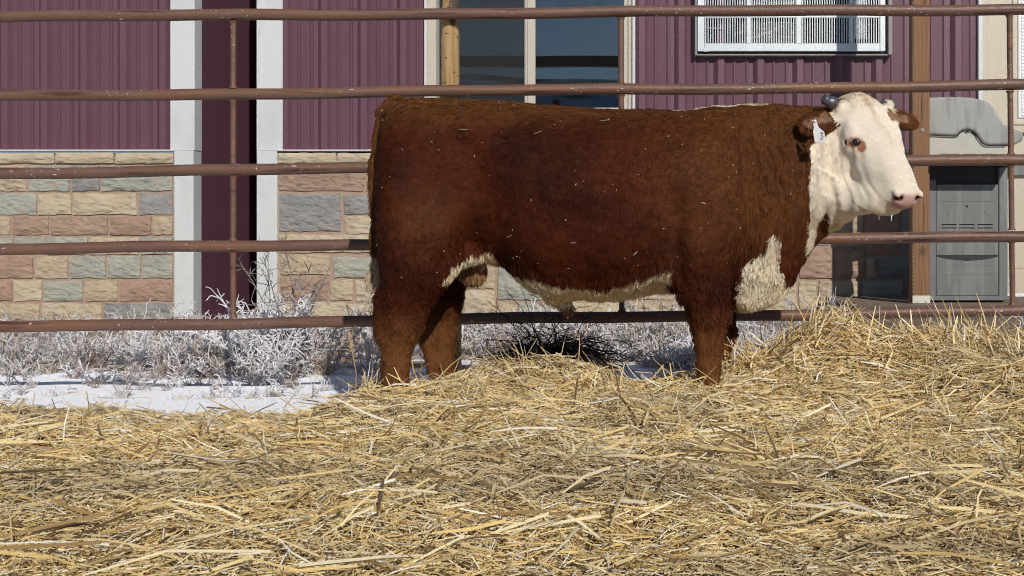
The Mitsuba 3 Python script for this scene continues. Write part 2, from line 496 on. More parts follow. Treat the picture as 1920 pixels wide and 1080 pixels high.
obj('pane', rect_xz(bx(824), bx(983), WZ0 + 0.04, 2.818, YB + 0.012, 0.0003), 'mat_glass', w, smooth=True)
obj('pane', rect_xz(bx(1004), bx(1170), WZ0 + 0.04, 2.818, YB + 0.006, 0.0003), 'mat_glass', w, smooth=True)
obj('insect_screen', rect_xz(bx(824), bx(983), WZ0 + 0.04, 2.818, YB - 0.004), 'mat_screen', w, label='grey insect screen over the left half of the window')
rx0, rx1 = XW0 - 0.6, XW1 + 0.6
obj('room', cat_([box(rx0, rx1, YB + 2.4, YB + 3.95, -0.3, 3.0), box(rx0 - 0.02, rx0, YB + 0.05, YB + 2.4, -0.3, 3.0), box(rx1, rx1 + 0.02, YB + 0.05, YB + 2.4, -0.3, 3.0),
                  box(rx0, rx1, YB + 0.05, YB + 2.39, 3.0, 3.02), box(rx0, rx1, YB + 0.05, YB + 2.39, -0.32, -0.3),
                  box(rx0, XW0 - 0.003, YB + 0.055, YB + 0.07, -0.29, 2.99), box(XW1 + 0.003, rx1, YB + 0.055, YB + 0.07, -0.29, 2.99), box(XW0 - 0.002, XW1 + 0.002, YB + 0.055, YB + 0.07, -0.29, WZ0 - 0.026)]), 'mat_room', w)
# roof overhang, out of the picture
obj('roof', box(bx(484) - 0.3, 5.0, YB - 0.25, YB + 6, TOPZ + 0.45, TOPZ + 0.5), 'mat_white', b)
obj('gable_wall', box(bx(484), 5.0, YB - 0.02, YB + 0.1, TOPZ + 0.002, TOPZ + 0.45), 'mat_siding', b)
# stone base
rs = np.random.RandomState(5)


def stone_mesh(x0, x1, z0, z1, y, depth, seed):
    """One cut stone: split face, worn arris, about 80 triangles."""
    w_, h_ = x1 - x0, z1 - z0
    nx, nz = max(5, min(10, int(w_ / 0.035))), max(4, min(7, int(h_ / 0.03)))
    u = np.linspace(0, 1, nx)
    v = np.linspace(0, 1, nz)
    U, V = np.meshgrid(u, v, indexing='ij')
    q = np.stack([(x0 + U * w_) * 8, V * h_ * 8 + z0 * 8, 0 * U + seed * 3.1], -1)
    nz_ = meshkit.fbm(q, 3, 2)
    ex = np.minimum(U, 1 - U) * w_
    ez = np.minimum(V, 1 - V) * h_
    edge = np.minimum(ex, ez)
    rim = np.clip(edge / 0.018, 0, 1)
    Y = y - depth * (0.55 + 0.45 * np.sqrt(rim)) - (nz_ - 0.5) * 0.055 * rim
    jx = (meshkit.noise(np.stack([V * h_ * 30, U * 2, 0 * U + seed], -1), 4) - 0.5) * 0.012
    jz = (meshkit.noise(np.stack([U * w_ * 26, V * 2, 0 * U + seed + 9], -1), 5) - 0.5) * 0.014
    X = x0 + U * w_ + jx * (ex < 0.001)
    Z = z0 + V * h_ + jz * (ez < 0.001)
    front = np.stack([X, Y, Z], -1)
    vs = [front.reshape(-1, 3)]
    i, j = np.meshgrid(np.arange(nx - 1), np.arange(nz - 1), indexing='ij')
    a = (i * nz + j).ravel()
    f = [np.stack([a, a + nz, a + nz + 1], 1), np.stack([a, a + nz + 1, a + 1], 1)]
    loop = [(i, 0) for i in range(nx)] + [(nx - 1, j) for j in range(1, nz)] + [(i, nz - 1) for i in range(nx - 2, -1, -1)] + [(0, j) for j in range(nz - 2, 0, -1)]
    idx = np.array([i * nz + j for i, j in loop])
    back = front.reshape(-1, 3)[idx].copy()
    back[:, 1] = y + 0.004
    n0 = nx * nz
    vs.append(back)
    m = len(idx)
    k = np.arange(m)
    kn = (k + 1) % m
    f += [np.stack([idx[k], n0 + k, n0 + kn], 1), np.stack([idx[k], n0 + kn, idx[kn]], 1)]
    return trimesh.Trimesh(np.vstack(vs), np.vstack(f), process=False)


YS = YB - 0.016                                  # face of the mortar


def put_stone(parent, px0, px1, py0, py1, tone, depth=0.022, name='stone'):
    k = key_for(name, parent)
    scene[k] = mikit.ply(stone_mesh(bx(px0), bx(px1), bz(py1), bz(py0), YS, depth + rs.uniform(-0.004, 0.006), rs.randint(1000)), 'mat_stone_' + tone, 35)


obj('mortar_wall', box(bx(522), XD - 0.003, YS, YB + 0.1, -0.4, LEDGE - 0.012), 'mat_mortar', b)
obj('foundation', box(bx(484) + 0.004, XD, YS - 0.012, YB + 0.08, -0.5, bz(604)), principled((0.26, 0.13, 0.085), 0.9, 0.2), b)
# caps
x = 524
for wd in (111, 121, 118, 126, 112, 122, 119, 116, 125, 121, 117, 121):
    if x < 1826:
        put_stone(b, x, min(x + wd - 3, 1829), 287, 306, 'cream', 0.04, 'cap_stone')
    x += wd
# stones seen in the photograph, then the courses that the bull hides
seen = [(524, 684, 311, 358, 'pink'), (689, 768, 331, 359, 'tan'), (689, 770, 310, 328, 'cream'), (526, 639, 364, 433, 'grey'), (647, 742, 366, 401, 'grey'), (650, 738, 405, 438, 'cream'),
        (527, 742, 440, 473, 'cream'), (528, 620, 478, 514, 'tan'), (627, 730, 482, 520, 'green'), (528, 616, 519, 561, 'pink'), (622, 663, 524, 562, 'cream'), (669, 724, 526, 565, 'cream'),
        (527, 650, 567, 602, 'cream'), (655, 729, 569, 602, 'cream'),
        (790, 868, 500, 557, 'cream'), (873, 928, 498, 540, 'tan'), (935, 1028, 493, 562, 'green'), (790, 866, 563, 602, 'tan'), (871, 928, 545, 602, 'cream'), (933, 968, 567, 602, 'tan'), (973, 1056, 567, 602, 'green'),
        (1061, 1160, 567, 602, 'cream'), (1034, 1110, 500, 561, 'tan'), (1115, 1190, 520, 561, 'green'), (1166, 1236, 567, 602, 'tan'),
        (1436, 1556, 411, 459, 'green'), (1386, 1493, 464, 521, 'tan'), (1499, 1561, 464, 521, 'pink'), (1380, 1492, 527, 602, 'cream'), (1498, 1530, 527, 602, 'cream'), (1535, 1610, 527, 602, 'tan'),
        (1562, 1616, 384, 461, 'tan'), (1622, 1682, 388, 476, 'pink'), (1690, 1760, 388, 476, 'grey'), (1567, 1618, 466, 520, 'pink'), (1624, 1640, 482, 520, 'tan'), (1646, 1760, 482, 520, 'grey'),
        (1616, 1690, 527, 565, 'green'), (1696, 1790, 527, 602, 'pink'), (1616, 1690, 571, 602, 'tan'), (1560, 1690, 311, 380, 'grey'), (1696, 1826, 311, 384, 'tan'), (1766, 1826, 389, 476, 'cream'), (1766, 1826, 482, 521, 'pink'), (1796, 1826, 527, 602, 'cream')]
for s in seen:
    put_stone(b, *s)
tones = ['cream', 'cream', 'tan', 'pink', 'grey', 'green']


def courses(parent, px0, px1, rows):
    for y0, y1 in rows:
        x = px0
        while x < px1 - 4:
            wd = rs.uniform(50, 130)
            if px1 - (x + wd) < 40:
                wd = px1 - x
            put_stone(parent, x, x + wd - 5, y0, y1, tones[rs.randint(6)])
            x += wd


courses(b, 775, 1430, ((311, 350), (355, 408)))
courses(b, 1436, 1556, ((311, 350), (355, 407)))
courses(b, 747, 1380, ((413, 452), (457, 489)))
courses(b, 735, 790, ((494, 540), (545, 602)))
courses(b, 1196, 1380, ((494, 561),))
courses(b, 1242, 1376, ((567, 602),))
# entry door at the right end
XD0 = bx(1840)
dj = obj('entry_door', cat_([box(bx(1832), bx(1840), YB - 0.04, YB + 0.06, 0.19, 2.9, 0.003)]), 'mat_white', b, label='tan entry door behind the gas grill')
obj('jamb', cat_([box(bx(1840) + 0.001, bx(1849), YB - 0.028, YB + 0.06, 0.19, 2.9, 0.003), box(bx(1849) + 0.001, bx(1855), YB - 0.018, YB + 0.06, 0.19, 2.9, 0.002)]), 'mat_tan', dj)
obj('door_leaf', box(bx(1855) + 0.001, bx(1855) + 1.0, YB, YB + 0.045, 0.21, 2.9), 'mat_tan_door', dj)
obj('lite_frame', cat_([box(bx(1898), bx(1903), YB - 0.014, YB + 0.001, bz(234), 2.7, 0.003), box(bx(1903), bx(1903) + 0.65, YB - 0.014, YB + 0.001, bz(234), bz(229), 0.003)]), 'mat_tan', dj)
louv = [box(bx(1908), bx(1908) + 0.6, YB - 0.012, YB, bz(222), 2.65, 0.008)]
obj('door_lite', cat_(louv), 'mat_ac_white', dj)
for k in range(34):
    z = bz(218) + k * 0.027
    if z < 2.6:
        obj('blind_slat', box(bx(1914), bx(1914) + 0.55, YB - 0.018, YB - 0.0121, z, z + 0.019, 0.002), 'mat_ac_white', dj)
obj('door_panel', box(bx(1868), bx(1855) + 0.8, YB - 0.006, YB + 0.001, 0.4, bz(330), 0.004), 'mat_tan_door', dj)
obj('siding_panel', box(bx(1855) + 1.01, 5.0, YB - 0.01, YB + 0.1, -0.3, TOPZ), 'mat_siding', b)

# wing of the building left of the gap
b2 = thing('side_building', 'second plum building with a stone base, left of the dark gap', 'building')
YB2 = YB
siding(b2, -5.6, bx(322), LEDGE + 0.012, TOPZ, bx(310))
obj('corner_trim', cat_([box(bx(322) + 0.001, bx(368), YB - 0.034, YB + 0.12, LEDGE + 0.006, TOPZ, 0.003), box(bx(331), bx(367), YB - 0.048, YB + 0.12, -0.4, LEDGE + 0.004, 0.003)]), 'mat_white', b2)
obj('drip_trim', box(-5.6, bx(330), YB - 0.062, YB + 0.02, LEDGE - 0.001, LEDGE + 0.010, 0.002), 'mat_white', b2)
obj('mortar_wall', box(-5.6, bx(331), YS, YB + 0.1, -0.4, LEDGE - 0.012), 'mat_mortar', b2)
obj('foundation', box(-5.6, bx(366), YS - 0.012, YB + 0.08, -0.5, bz(604)), principled((0.26, 0.13, 0.085), 0.9, 0.2), b2)
obj('side_wall', box(bx(367) - 0.05, bx(367), YB + 0.121, YB + 6, -0.4, TOPZ), 'mat_siding', b2)
obj('back_wall', box(bx(367), bx(484), YB + 5.5, YB + 5.6, -0.4, TOPZ + 0.4), 'mat_siding', b2)
obj('roof', box(-5.8, bx(484) - 0.31, YB - 0.25, YB + 6, TOPZ + 0.45, TOPZ + 0.5), 'mat_white', b2)
obj('gable_wall', box(-5.6, bx(368), YB - 0.02, YB + 0.1, TOPZ + 0.002, TOPZ + 0.45), 'mat_siding', b2)
x = -10
for wd in (118, 112, 110):
    put_stone(b2, x, min(x + wd - 3, 328), 287, 306, 'cream', 0.04, 'cap_stone')
    x += wd
courses(b2, -25, 331, ((311, 358), (363, 402), (407, 440)))
courses(b2, -25, 331, ((445, 476), (481, 521), (526, 564), (569, 602)))

# ------------------------------------------------------------------ wall air conditioner
YA = YB - 0.10
ac = thing('air_conditioner', 'white wall air conditioner with a finned grille, mounted in the plum siding', 'air conditioner')
az0, az1 = bz(107), bz(-45)
obj('sleeve', cat_([box(bx(1302), bx(1306.5), YA + 0.012, YB + 0.03, az0, az1, 0.002), box(bx(1661), bx(1668), YA + 0.004, YB + 0.03, az0 + 0.003, az1, 0.002),
                    box(bx(1306.5) + 0.0005, bx(1661) - 0.0005, YA + 0.020, YB + 0.03, az0 + 0.001, az0 + 0.012), box(bx(1306.5) + 0.0005, bx(1661) - 0.0005, YA + 0.020, YB + 0.03, az1 - 0.02, az1 - 0.001)]), 'mat_grey_gasket', ac)


def apx(px):
    return (px - PX0) / FOC * YA


def apz(py):
    return EYE_Z - (py - PY0) / FOC * YA


fz0 = apz(96)
obj('front_frame', cat_([box(apx(1308), apx(1321), YA, YA + 0.03, fz0, az1 - 0.03, 0.003), box(apx(1650), apx(1660), YA - 0.002, YA + 0.03, fz0, az1 - 0.03, 0.003),
                         box(apx(1321) + 0.0005, apx(1650) - 0.0005, YA + 0.001, YA + 0.03, fz0, apz(81), 0.003), box(apx(1321) + 0.0005, apx(1650) - 0.0005, YA + 0.001, YA + 0.03, az1 - 0.06, az1 - 0.031, 0.003)]), 'mat_alu', ac)
for px0, px1 in ((1400, 1408), (1494, 1503), (1593, 1600)):
    obj('grille_bar', box(apx(px0), apx(px1), YA + 0.0015, YA + 0.028, apz(81) + 0.0005, az1 - 0.0605, 0.002), 'mat_alu', ac)
obj('grille_bar', box(apx(1321) + 0.001, apx(1650) - 0.001, YA + 0.004, YA + 0.026, apz(33), apz(25), 0.002), 'mat_alu', ac)
obj('drain_bracket', cat_([box(apx(1319), apx(1328), YA - 0.006, YA - 0.0005, apz(97), apz(91), 0.001)]), 'mat_alu', ac)
sl = []
for px0, px1, st in ((1321, 1400, 4.6), (1408, 1494, 4.6), (1503, 1593, 4.6), (1600, 1650, 4.6)):
    x = px0 + 1.4
    while x < px1 - 1:
        sl.append(box(apx(x), apx(x + 1.7), YA + 0.008, YA + 0.022, apz(81), az1 - 0.06))
        x += st
obj('grille_fin', cat_(sl), 'mat_alu', ac, kind='stuff')
for bxx in (box(apx(1321), apx(1385), YA + 0.075, YA + 0.09, apz(82), az1 - 0.07), box(apx(1500), apx(1640), YA + 0.06, YA + 0.09, apz(82), az1 - 0.07)):
    obj('coil', bxx, 'mat_dark', ac)
cl = [box(apx(1386), apx(1500), YA + 0.05, YA + 0.09, apz(82), az1 - 0.07)]
obj('coil', cat_(cl), 'mat_coil', ac)
obj('inner_pipe', cat_([tube([(apx(1323), YA + 0.055, apz(50)), (apx(1360), YA + 0.055, apz(52))], 0.009, 10), tube([(apx(1330), YA + 0.06, apz(76)), (apx(1336), YA + 0.05, apz(63))], 0.012, 10)]), 'mat_copper', ac, smooth=40)
obj('louvre_panel', cat_([box(apx(1604), apx(1626), YA + 0.03, YA + 0.045, apz(72), az1 - 0.08, 0.004)]), 'mat_ac_white', ac)

# ------------------------------------------------------------------ porch deck, post, gas grill
DZ = 0.19
dk = thing('porch_deck', 'low weathered plank porch deck under the gas grill', 'deck')
obj('rim_joist', box(1.44, 5.0, 7.86, 7.898, -0.2, DZ - 0.028, 0.004), 'mat_deck', dk)
obj('rim_joist', box(1.44, 1.478, 7.8985, YB - 0.06, -0.2, DZ - 0.028, 0.004), 'mat_deck', dk)
y = 7.845
while y < YB - 0.16:
    obj('deck_board', box(1.42 + rs.uniform(-0.006, 0.006), 5.0, y, y + 0.138, DZ - 0.027 + rs.uniform(-0.001, 0.001), DZ + rs.uniform(-0.001, 0.001), 0.003), 'mat_deck', dk)
    y += 0.145
DP = 8.06
pp = thing('porch_post', 'square brown timber porch post with a metal foot bracket, left of the gas grill', 'post')
x0, x1 = P(1711.5, 0, DP)[0], P(1743.5, 0, DP)[0]
zb = DZ + 0.004
obj('post', box(x0, x1, DP, DP + 0.118, zb + 0.008, 3.4, 0.004), 'mat_post', pp)
obj('foot_bracket', cat_([box(x0 - 0.0015, x1 + 0.0015, DP - 0.004, DP - 0.0005, zb, zb + 0.052), box(x0 - 0.0015, x1 + 0.0015, DP + 0.1195, DP + 0.123, zb, zb + 0.052), box(x0, x1, DP, DP + 0.118, zb, zb + 0.006)]), 'mat_galvanised', pp)
nails = []
for ax, az in ((1719, 566), (1737, 566)):
    q = P(ax, az, DP - 0.004)
    nails.append(trimesh.creation.icosphere(1, 0.003).apply_translation(q))
obj('nail', cat_(nails), 'mat_dark', pp, kind='stuff')
for ax, az, r in ((1729, 244, 0.013), (1717, 240, 0.008)):
    q = P(ax, az, DP - 0.002)
    c = trimesh.creation.cylinder(r, 0.004, sections=16)
    c.apply_transform(trimesh.transformations.rotation_matrix(math.pi / 2, (1, 0, 0)))
    c.apply_translation(q)
    h = trimesh.creation.cylinder(r * 0.55, 0.014, sections=6)
    h.apply_transform(trimesh.transformations.rotation_matrix(math.pi / 2, (1, 0, 0)))
    h.apply_translation(q + np.array([0, -0.004, 0]))
    obj('bolt', cat_([c, h]), 'mat_bolt', pp)
fz = P(0, 300, 1)
tr = []
for k in range(120):
    z = zb + 0.08 + k * 0.026
    tr.append(trimesh.creation.icosphere(0, 0.0035).apply_translation((x0 - 0.002, DP + 0.008, z)))
obj('staple', cat_(tr), 'mat_galvanised', pp, kind='stuff')

GY = 8.22
gr = thing('gas_grill', 'grey gas grill with a rounded lid and louvred cabinet beside the porch post', 'grill')


def gx(px, d=GY):
    return (px - PX0) / FOC * d


def gz(py, d=GY):
    return EYE_Z - (py - PY0) / FOC * d


lid = [(1735, 184), (1743, 182), (1780, 180.5), (1820, 182), (1845, 187), (1858, 194), (1866, 204), (1874, 218), (1882, 231), (1894, 238), (1918, 247), (1922, 256), (1918, 264), (1905, 271), (1893, 272.5), (1850, 272.5), (1843, 269), (1837, 261), (1830, 250), (1823, 245), (1814, 243), (1806, 244), (1800, 248), (1796, 254), (1790, 255), (1743, 253), (1735, 253)]
L = [(gx(a), gz(c)) for a, c in lid]
lp = Polygon(L)
ring = np.array([lp.exterior.interpolate(t, normalized=True).coords[0] for t in np.linspace(0, 1, 161)[:-1]])
if not lp.exterior.is_ccw:
    ring = ring[::-1]
for _ in range(2):
    ring = ring * 0.5 + (np.roll(ring, 1, 0) + np.roll(ring, -1, 0)) * 0.25
tn = np.roll(ring, -1, 0) - np.roll(ring, 1, 0)
nin = unit(np.stack([-tn[:, 1], tn[:, 0]], 1))
for _ in range(4):
    nin = unit(nin * 0.5 + (np.roll(nin, 1, 0) + np.roll(nin, -1, 0)) * 0.25)
lay = [(0.0, .020), (0.002, .013), (0.007, .006), (0.015, .002), (0.026, 0.0), (0.384, 0.0), (0.395, .002), (0.403, .006), (0.408, .013), (0.41, .020)]
lv = np.vstack([np.stack([ring[:, 0] + nin[:, 0] * o, np.full(160, GY + y0), ring[:, 1] + nin[:, 1] * o], 1) for y0, o in lay])
kk = np.arange(160)
kn = (kk + 1) % 160
lf_ = np.vstack([np.vstack([np.stack([r * 160 + kk, r * 160 + kn, (r + 1) * 160 + kn], 1), np.stack([r * 160 + kk, (r + 1) * 160 + kn, (r + 1) * 160 + kk], 1)]) for r in range(len(lay) - 1)])
cv, cf = trimesh.creation.triangulate_polygon(Polygon(ring + nin * .020).buffer(0), engine='earcut')
caps = [trimesh.Trimesh(np.stack([cv[:, 0], np.full(len(cv), yy), cv[:, 1]], 1), cf, process=False) for yy in (GY, GY + 0.41)]
obj('lid', cat_([trimesh.Trimesh(lv, lf_, process=False)] + caps), 'mat_lid', gr, smooth=35)
obj('lid_edge', cat_([tube([(gx(a), GY + 0.003, gz(c) - 0.001) for a, c in lid[14:26]], 0.0042, 8)]), 'mat_dark', gr)
fb = [(1735, 250), (1735, 296), (1885, 296), (1885, 272), (1845, 268), (1815, 240), (1795, 250)]
obj('firebox', cat_([prism_xz([(gx(a), gz(c)) for a, c in fb], GY + 0.02, GY + 0.39)]), 'mat_firebox', gr)
obj('firebox_base', cat_([prism_xz([(gx(a), gz(c)) for a, c in ((1738, 296.3), (1752, 356), (1868, 356), (1886, 296.3))], GY + 0.05, GY + 0.385)]), 'mat_dark', gr)
rv = trimesh.creation.icosphere(1, 0.008).apply_translation((gx(1815), GY - 0.0, gz(245.5)))
obj('lid_rivet', rv, 'mat_dark', gr)
obj('side_shelf', cat_([box(gx(1740), gx(1892), GY - 0.27, GY + 0.0195, gz(311), gz(296), 0.006)]), 'mat_cabinet', gr)
obj('shelf_lip', cat_([box(gx(1752), gx(1786), GY - 0.15, GY - 0.14, gz(296) - 0.001, gz(291), 0.002), box(gx(1795), gx(1818), GY - 0.15, GY - 0.14, gz(296) - 0.001, gz(291), 0.002), box(gx(1836), gx(1856), GY - 0.15, GY - 0.14, gz(296) - 0.001, gz(291), 0.002)]), 'mat_cabinet', gr)
CY = GY + 0.02
obj('cabinet', cat_([box(gx(1735), gx(1757), CY, CY + 0.38, DZ + 0.03, gz(336), 0.006), box(gx(1874), gx(1891), CY - 0.004, CY + 0.38, DZ + 0.03, gz(313), 0.006),
                     box(gx(1757) + 0.0005, gx(1874) - 0.0005, CY + 0.012, CY + 0.36, DZ + 0.06, gz(358))]), 'mat_cabinet', gr)
# lower panel with louvres (slots cut through)
from shapely import box as sbox
pan = sbox(gx(1757) + 0.002, gz(478), gx(1873), gz(346))
holes = []
for row in (421, 427.5):
    for a, c in ((1767, 1795), (1800, 1829), (1834, 1863)):
        holes.append(sbox(gx(a), gz(row + 1.1), gx(c), gz(row - 1.1)))
holes.append(sbox(gx(1812), gz(389), gx(1817), gz(385)))
for h_ in holes:
    pan = pan.difference(h_)
obj('side_panel', prism_xz(pan, CY + 0.001, CY + 0.008), 'mat_cabinet', gr)
obj('slot_backing', box(gx(1762), gx(1868), CY + 0.009, CY + 0.0115, gz(440), gz(380)), 'mat_dark', gr)
sm = [(1757.5, 478.5), (1873, 478.5), (1873, 481), (1850, 486), (1815, 489), (1780, 486), (1757.5, 481)]
obj('handle_recess', prism_xz([(gx(a), gz(c)) for a, c in sm], CY + 0.004, CY + 0.010), 'mat_dark', gr)
pan2 = Polygon([(gx(a), gz(c)) for a, c in ((1757.5, 481.5), (1780, 486.6), (1815, 489.6), (1850, 486.6), (1873, 481.5), (1873, 554), (1757.5, 554))])
obj('side_panel', prism_xz(pan2, CY + 0.0005, CY + 0.009), 'mat_cabinet', gr)
rg = []
for c in (377, 498, 515):
    rg.append(tube([(gx(1762), CY, gz(c)), (gx(1868), CY, gz(c))], 0.0022, 6))
for q in rg:
    obj('pressed_ridge', q, 'mat_cabinet', gr, smooth=40)
obj('base_skirt', box(gx(1735), gx(1895), CY - 0.012, CY + 0.39, DZ + 0.012, gz(555), 0.005), 'mat_cabinet', gr)
for a in (1779, 1850.5):
    c = trimesh.creation.icosphere(2, 0.008)
    c.apply_scale((1, 0.5, 1)).apply_translation((gx(a), CY, gz(399)))
    obj('screw', c, 'mat_copper', gr, smooth=True)
for xx in (1742, 1882):
    for yy in (0.06, 0.32):
        c = trimesh.creation.cylinder(0.02, 0.03, sections=14)
        c.apply_transform(trimesh.transformations.rotation_matrix(math.pi / 2, (0, 1, 0)))
        c.apply_translation((gx(xx), CY + yy, DZ + 0.0205))
        obj('wheel', c, 'mat_dark', gr, smooth=40)
obj('lid_handle', cat_([tube([(gx(1921), GY + 0.1, gz(250)), (gx(1935), GY + 0.1, gz(248)), (gx(1935), GY + 0.3, gz(248)), (gx(1921), GY + 0.3, gz(250))], 0.012, 10)]), 'mat_dark', gr, smooth=40)
obj('front_shelf', box(gx(1893), gx(1990), GY + 0.02, GY + 0.40, gz(330), gz(306), 0.008), 'mat_cabinet', gr)

# ------------------------------------------------------------------ pipe fence and log post
DL, DR = 5.52, 5.62


def fence_pt(px, yl, yr):
    """A point of a rail at px, whose ends stand at heights yl (x=500) and yr (x=1900)."""
    t = (px - 500) / 1400
    d = DL + (DR - DL) * t
    return P(px, yl + (yr - yl) * t, d)


fe = thing('pipe_fence', 'rusty brown five-rail pipe fence behind the bull', 'fence')
rails = ((28, 17), (175, 160), (318, 300), (461, 442), (605, 583))
for i, (a_, c_) in enumerate(rails):
    pts = []
    for k, px in enumerate(np.linspace(-140, 2160, 47)):
        q = fence_pt(px, a_, c_)
        q[2] += 0.0035 * math.sin(px * 0.006 + i * 2.1) + 0.002 * math.sin(px * 0.017 + i)
        pts.append(q)
    obj('rail', tube(pts, 0.0268, 20, 0.02, i), 'mat_rust', fe, smooth=50)
for px, x2 in ((437, 437), (1164, 1166), (1893, 1899)):
    for i in range(4):
        a0 = fence_pt(px + (x2 - px) * i / 4, *rails[i]) + np.array([0, 0.004, -0.0255])
        a1 = fence_pt(px + (x2 - px) * (i + 1) / 4, *rails[i + 1]) + np.array([0, 0.004, 0.0255])
        obj('stay', tube(a0 + (a1 - a0) * np.array([0, .018, .04, .3, .7, .96, .982, 1])[:, None], [.0205, .0185, .0135, .0135, .0135, .0135, .0185, .0205], 12, 0.05, i), 'mat_rust', fe, smooth=50)
lpx = fence_pt(841, 300, 300)
pts = [(lpx[0] + 0.004 * math.sin(z * 3), lpx[1] + 0.073, z) for z in np.linspace(-0.3, 2.1, 40)]
obj('log_post', tube(pts, np.linspace(0.050, 0.041, 40), 22, 0.14, 3), 'mat_log', smooth=50, label='peeled yellow log fence post with patches of bark in front of the window', cat='fence post')

# ------------------------------------------------------------------ the bull
YC = 4.8                                         # the bull's middle plane


class Field:
    """A distance-like field on a grid; shapes are blended in, then a surface is drawn through zero."""

    def __init__(self, lo, hi, h):
        self.lo, self.h = np.array(lo, float), h
        self.n = np.ceil((np.array(hi) - lo) / h).astype(int) + 1
        self.f = np.full(self.n, 0.3, np.float32)

    def block(self, lo, hi):
        a = np.clip(np.floor((np.asarray(lo) - self.lo) / self.h).astype(int), 0, self.n)
        b_ = np.clip(np.ceil((np.asarray(hi) - self.lo) / self.h).astype(int) + 1, 0, self.n)
        ax = [(self.lo[k] + np.arange(a[k], b_[k]) * self.h).astype(np.float32) for k in range(3)]
        return tuple(slice(a[k], b_[k]) for k in range(3)), np.meshgrid(*ax, indexing='ij', sparse=True)

    def add(self, sl, d, k):
        g = self.f[sl]
        hh = np.clip(0.5 + 0.5 * (g - d) / k, 0, 1)
        self.f[sl] = g * (1 - hh) + d * hh - k * hh * (1 - hh)

    def cut(self, sl, d, k):
        g = self.f[sl]
        d = -d
        hh = np.clip(0.5 - 0.5 * (g - d) / k, 0, 1)
        self.f[sl] = g * (1 - hh) + d * hh + k * hh * (1 - hh)

    def ell(self, c, r, ax=None, k=0.03, cut=False):
        """Ellipsoid, its axes the rows of ax."""
        c, r = np.asarray(c, float), np.asarray(r, float)
        ax = np.eye(3) if ax is None else np.asarray(ax, float)
        e = np.sqrt(((ax * r[:, None]) ** 2).sum(0)) + 2.5 * k + 2 * self.h
        sl, (X, Y, Z) = self.block(c - e, c + e)
        q = [(ax[i, 0] * (X - c[0]) + ax[i, 1] * (Y - c[1]) + ax[i, 2] * (Z - c[2])) / r[i] for i in range(3)]
        k0 = np.sqrt(q[0] ** 2 + q[1] ** 2 + q[2] ** 2)
        k1 = np.sqrt((q[0] / r[0]) ** 2 + (q[1] / r[1]) ** 2 + (q[2] / r[2]) ** 2) + 1e-6
        (self.cut if cut else self.add)(sl, k0 * (k0 - 1) / k1, k)

    def cone(self, p, q, r0, r1, k=0.03, flat=1.0, cut=False):
        """A tapering limb from p to q; flat < 1 makes it narrower across the viewing direction."""
        p, q = np.asarray(p, float), np.asarray(q, float)
        e = max(r0, r1) * max(1, flat) + k + 2 * self.h
        sl, (X, Y, Z) = self.block(np.minimum(p, q) - e, np.maximum(p, q) + e)
        d = q - p
        d2 = d.copy(); d2[1] /= flat
        L = (d2 ** 2).sum()
        dx, dy, dz = X - p[0], (Y - p[1]) / flat, Z - p[2]
        t = np.clip((dx * d2[0] + dy * d2[1] + dz * d2[2]) / L, 0, 1)
        dist = np.sqrt((dx - t * d2[0]) ** 2 + (dy - t * d2[1]) ** 2 + (dz - t * d2[2]) ** 2) - (r0 + (r1 - r0) * t)
        (self.cut if cut else self.add)(sl, dist * min(1, flat), k)

    def chain(self, pts, k=0.03, flat=1.0):
        for (p, r0), (q, r1) in zip(pts[:-1], pts[1:]):
            self.cone(p, q, r0, r1, k, flat)

    def surface(self):
        """Surface nets."""
        f, n = self.f, self.n
        ins = f < 0
        cnt = np.zeros(n - 1, np.uint8)
        for o in np.ndindex(2, 2, 2):
            cnt += ins[o[0]:n[0] - 1 + o[0], o[1]:n[1] - 1 + o[1], o[2]:n[2] - 1 + o[2]]
        cells = np.argwhere((cnt > 0) & (cnt < 8))
        idx = np.full(n - 1, -1, np.int64)
        idx[tuple(cells.T)] = np.arange(len(cells))
        acc = np.zeros((len(cells), 3)); num = np.zeros(len(cells))
        for a in range(3):
            for o in np.ndindex(2, 2):
                off = np.insert(np.array(o), a, 0)
                e = np.eye(3, dtype=int)[a]
                i0 = cells + off
                g0, g1 = f[tuple(i0.T)], f[tuple((i0 + e).T)]
                m = (g0 < 0) != (g1 < 0)
                t = g0[m] / (g0[m] - g1[m])
                acc[m] += off + e * t[:, None]
                num[m] += 1
        v = self.lo + (cells + acc / num[:, None]) * self.h
        faces = []
        for a in range(3):
            e = np.eye(3, dtype=int)[a]
            sl0 = tuple(slice(1 if k != a else 0, n[k] - 1) for k in range(3))
            sl1 = tuple(slice(1 if k != a else 1, n[k] - 1 if k != a else n[k]) for k in range(3))
            s0, s1 = ins[sl0], ins[sl1]
            m = s0 != s1
            pos = np.argwhere(m) + np.array([1 if k != a else 0 for k in range(3)])
            flip = s0[m]
            b1, b2 = np.eye(3, dtype=int)[(a + 1) % 3], np.eye(3, dtype=int)[(a + 2) % 3]
            q = np.stack([idx[tuple((pos - b1 - b2).T)], idx[tuple((pos - b2).T)], idx[tuple(pos.T)], idx[tuple((pos - b1).T)]], 1)
            q[~flip] = q[~flip][:, ::-1]
            faces.append(q)
        q = np.vstack(faces)
        return v, np.vstack([q[:, [0, 1, 2]], q[:, [0, 2, 3]]])


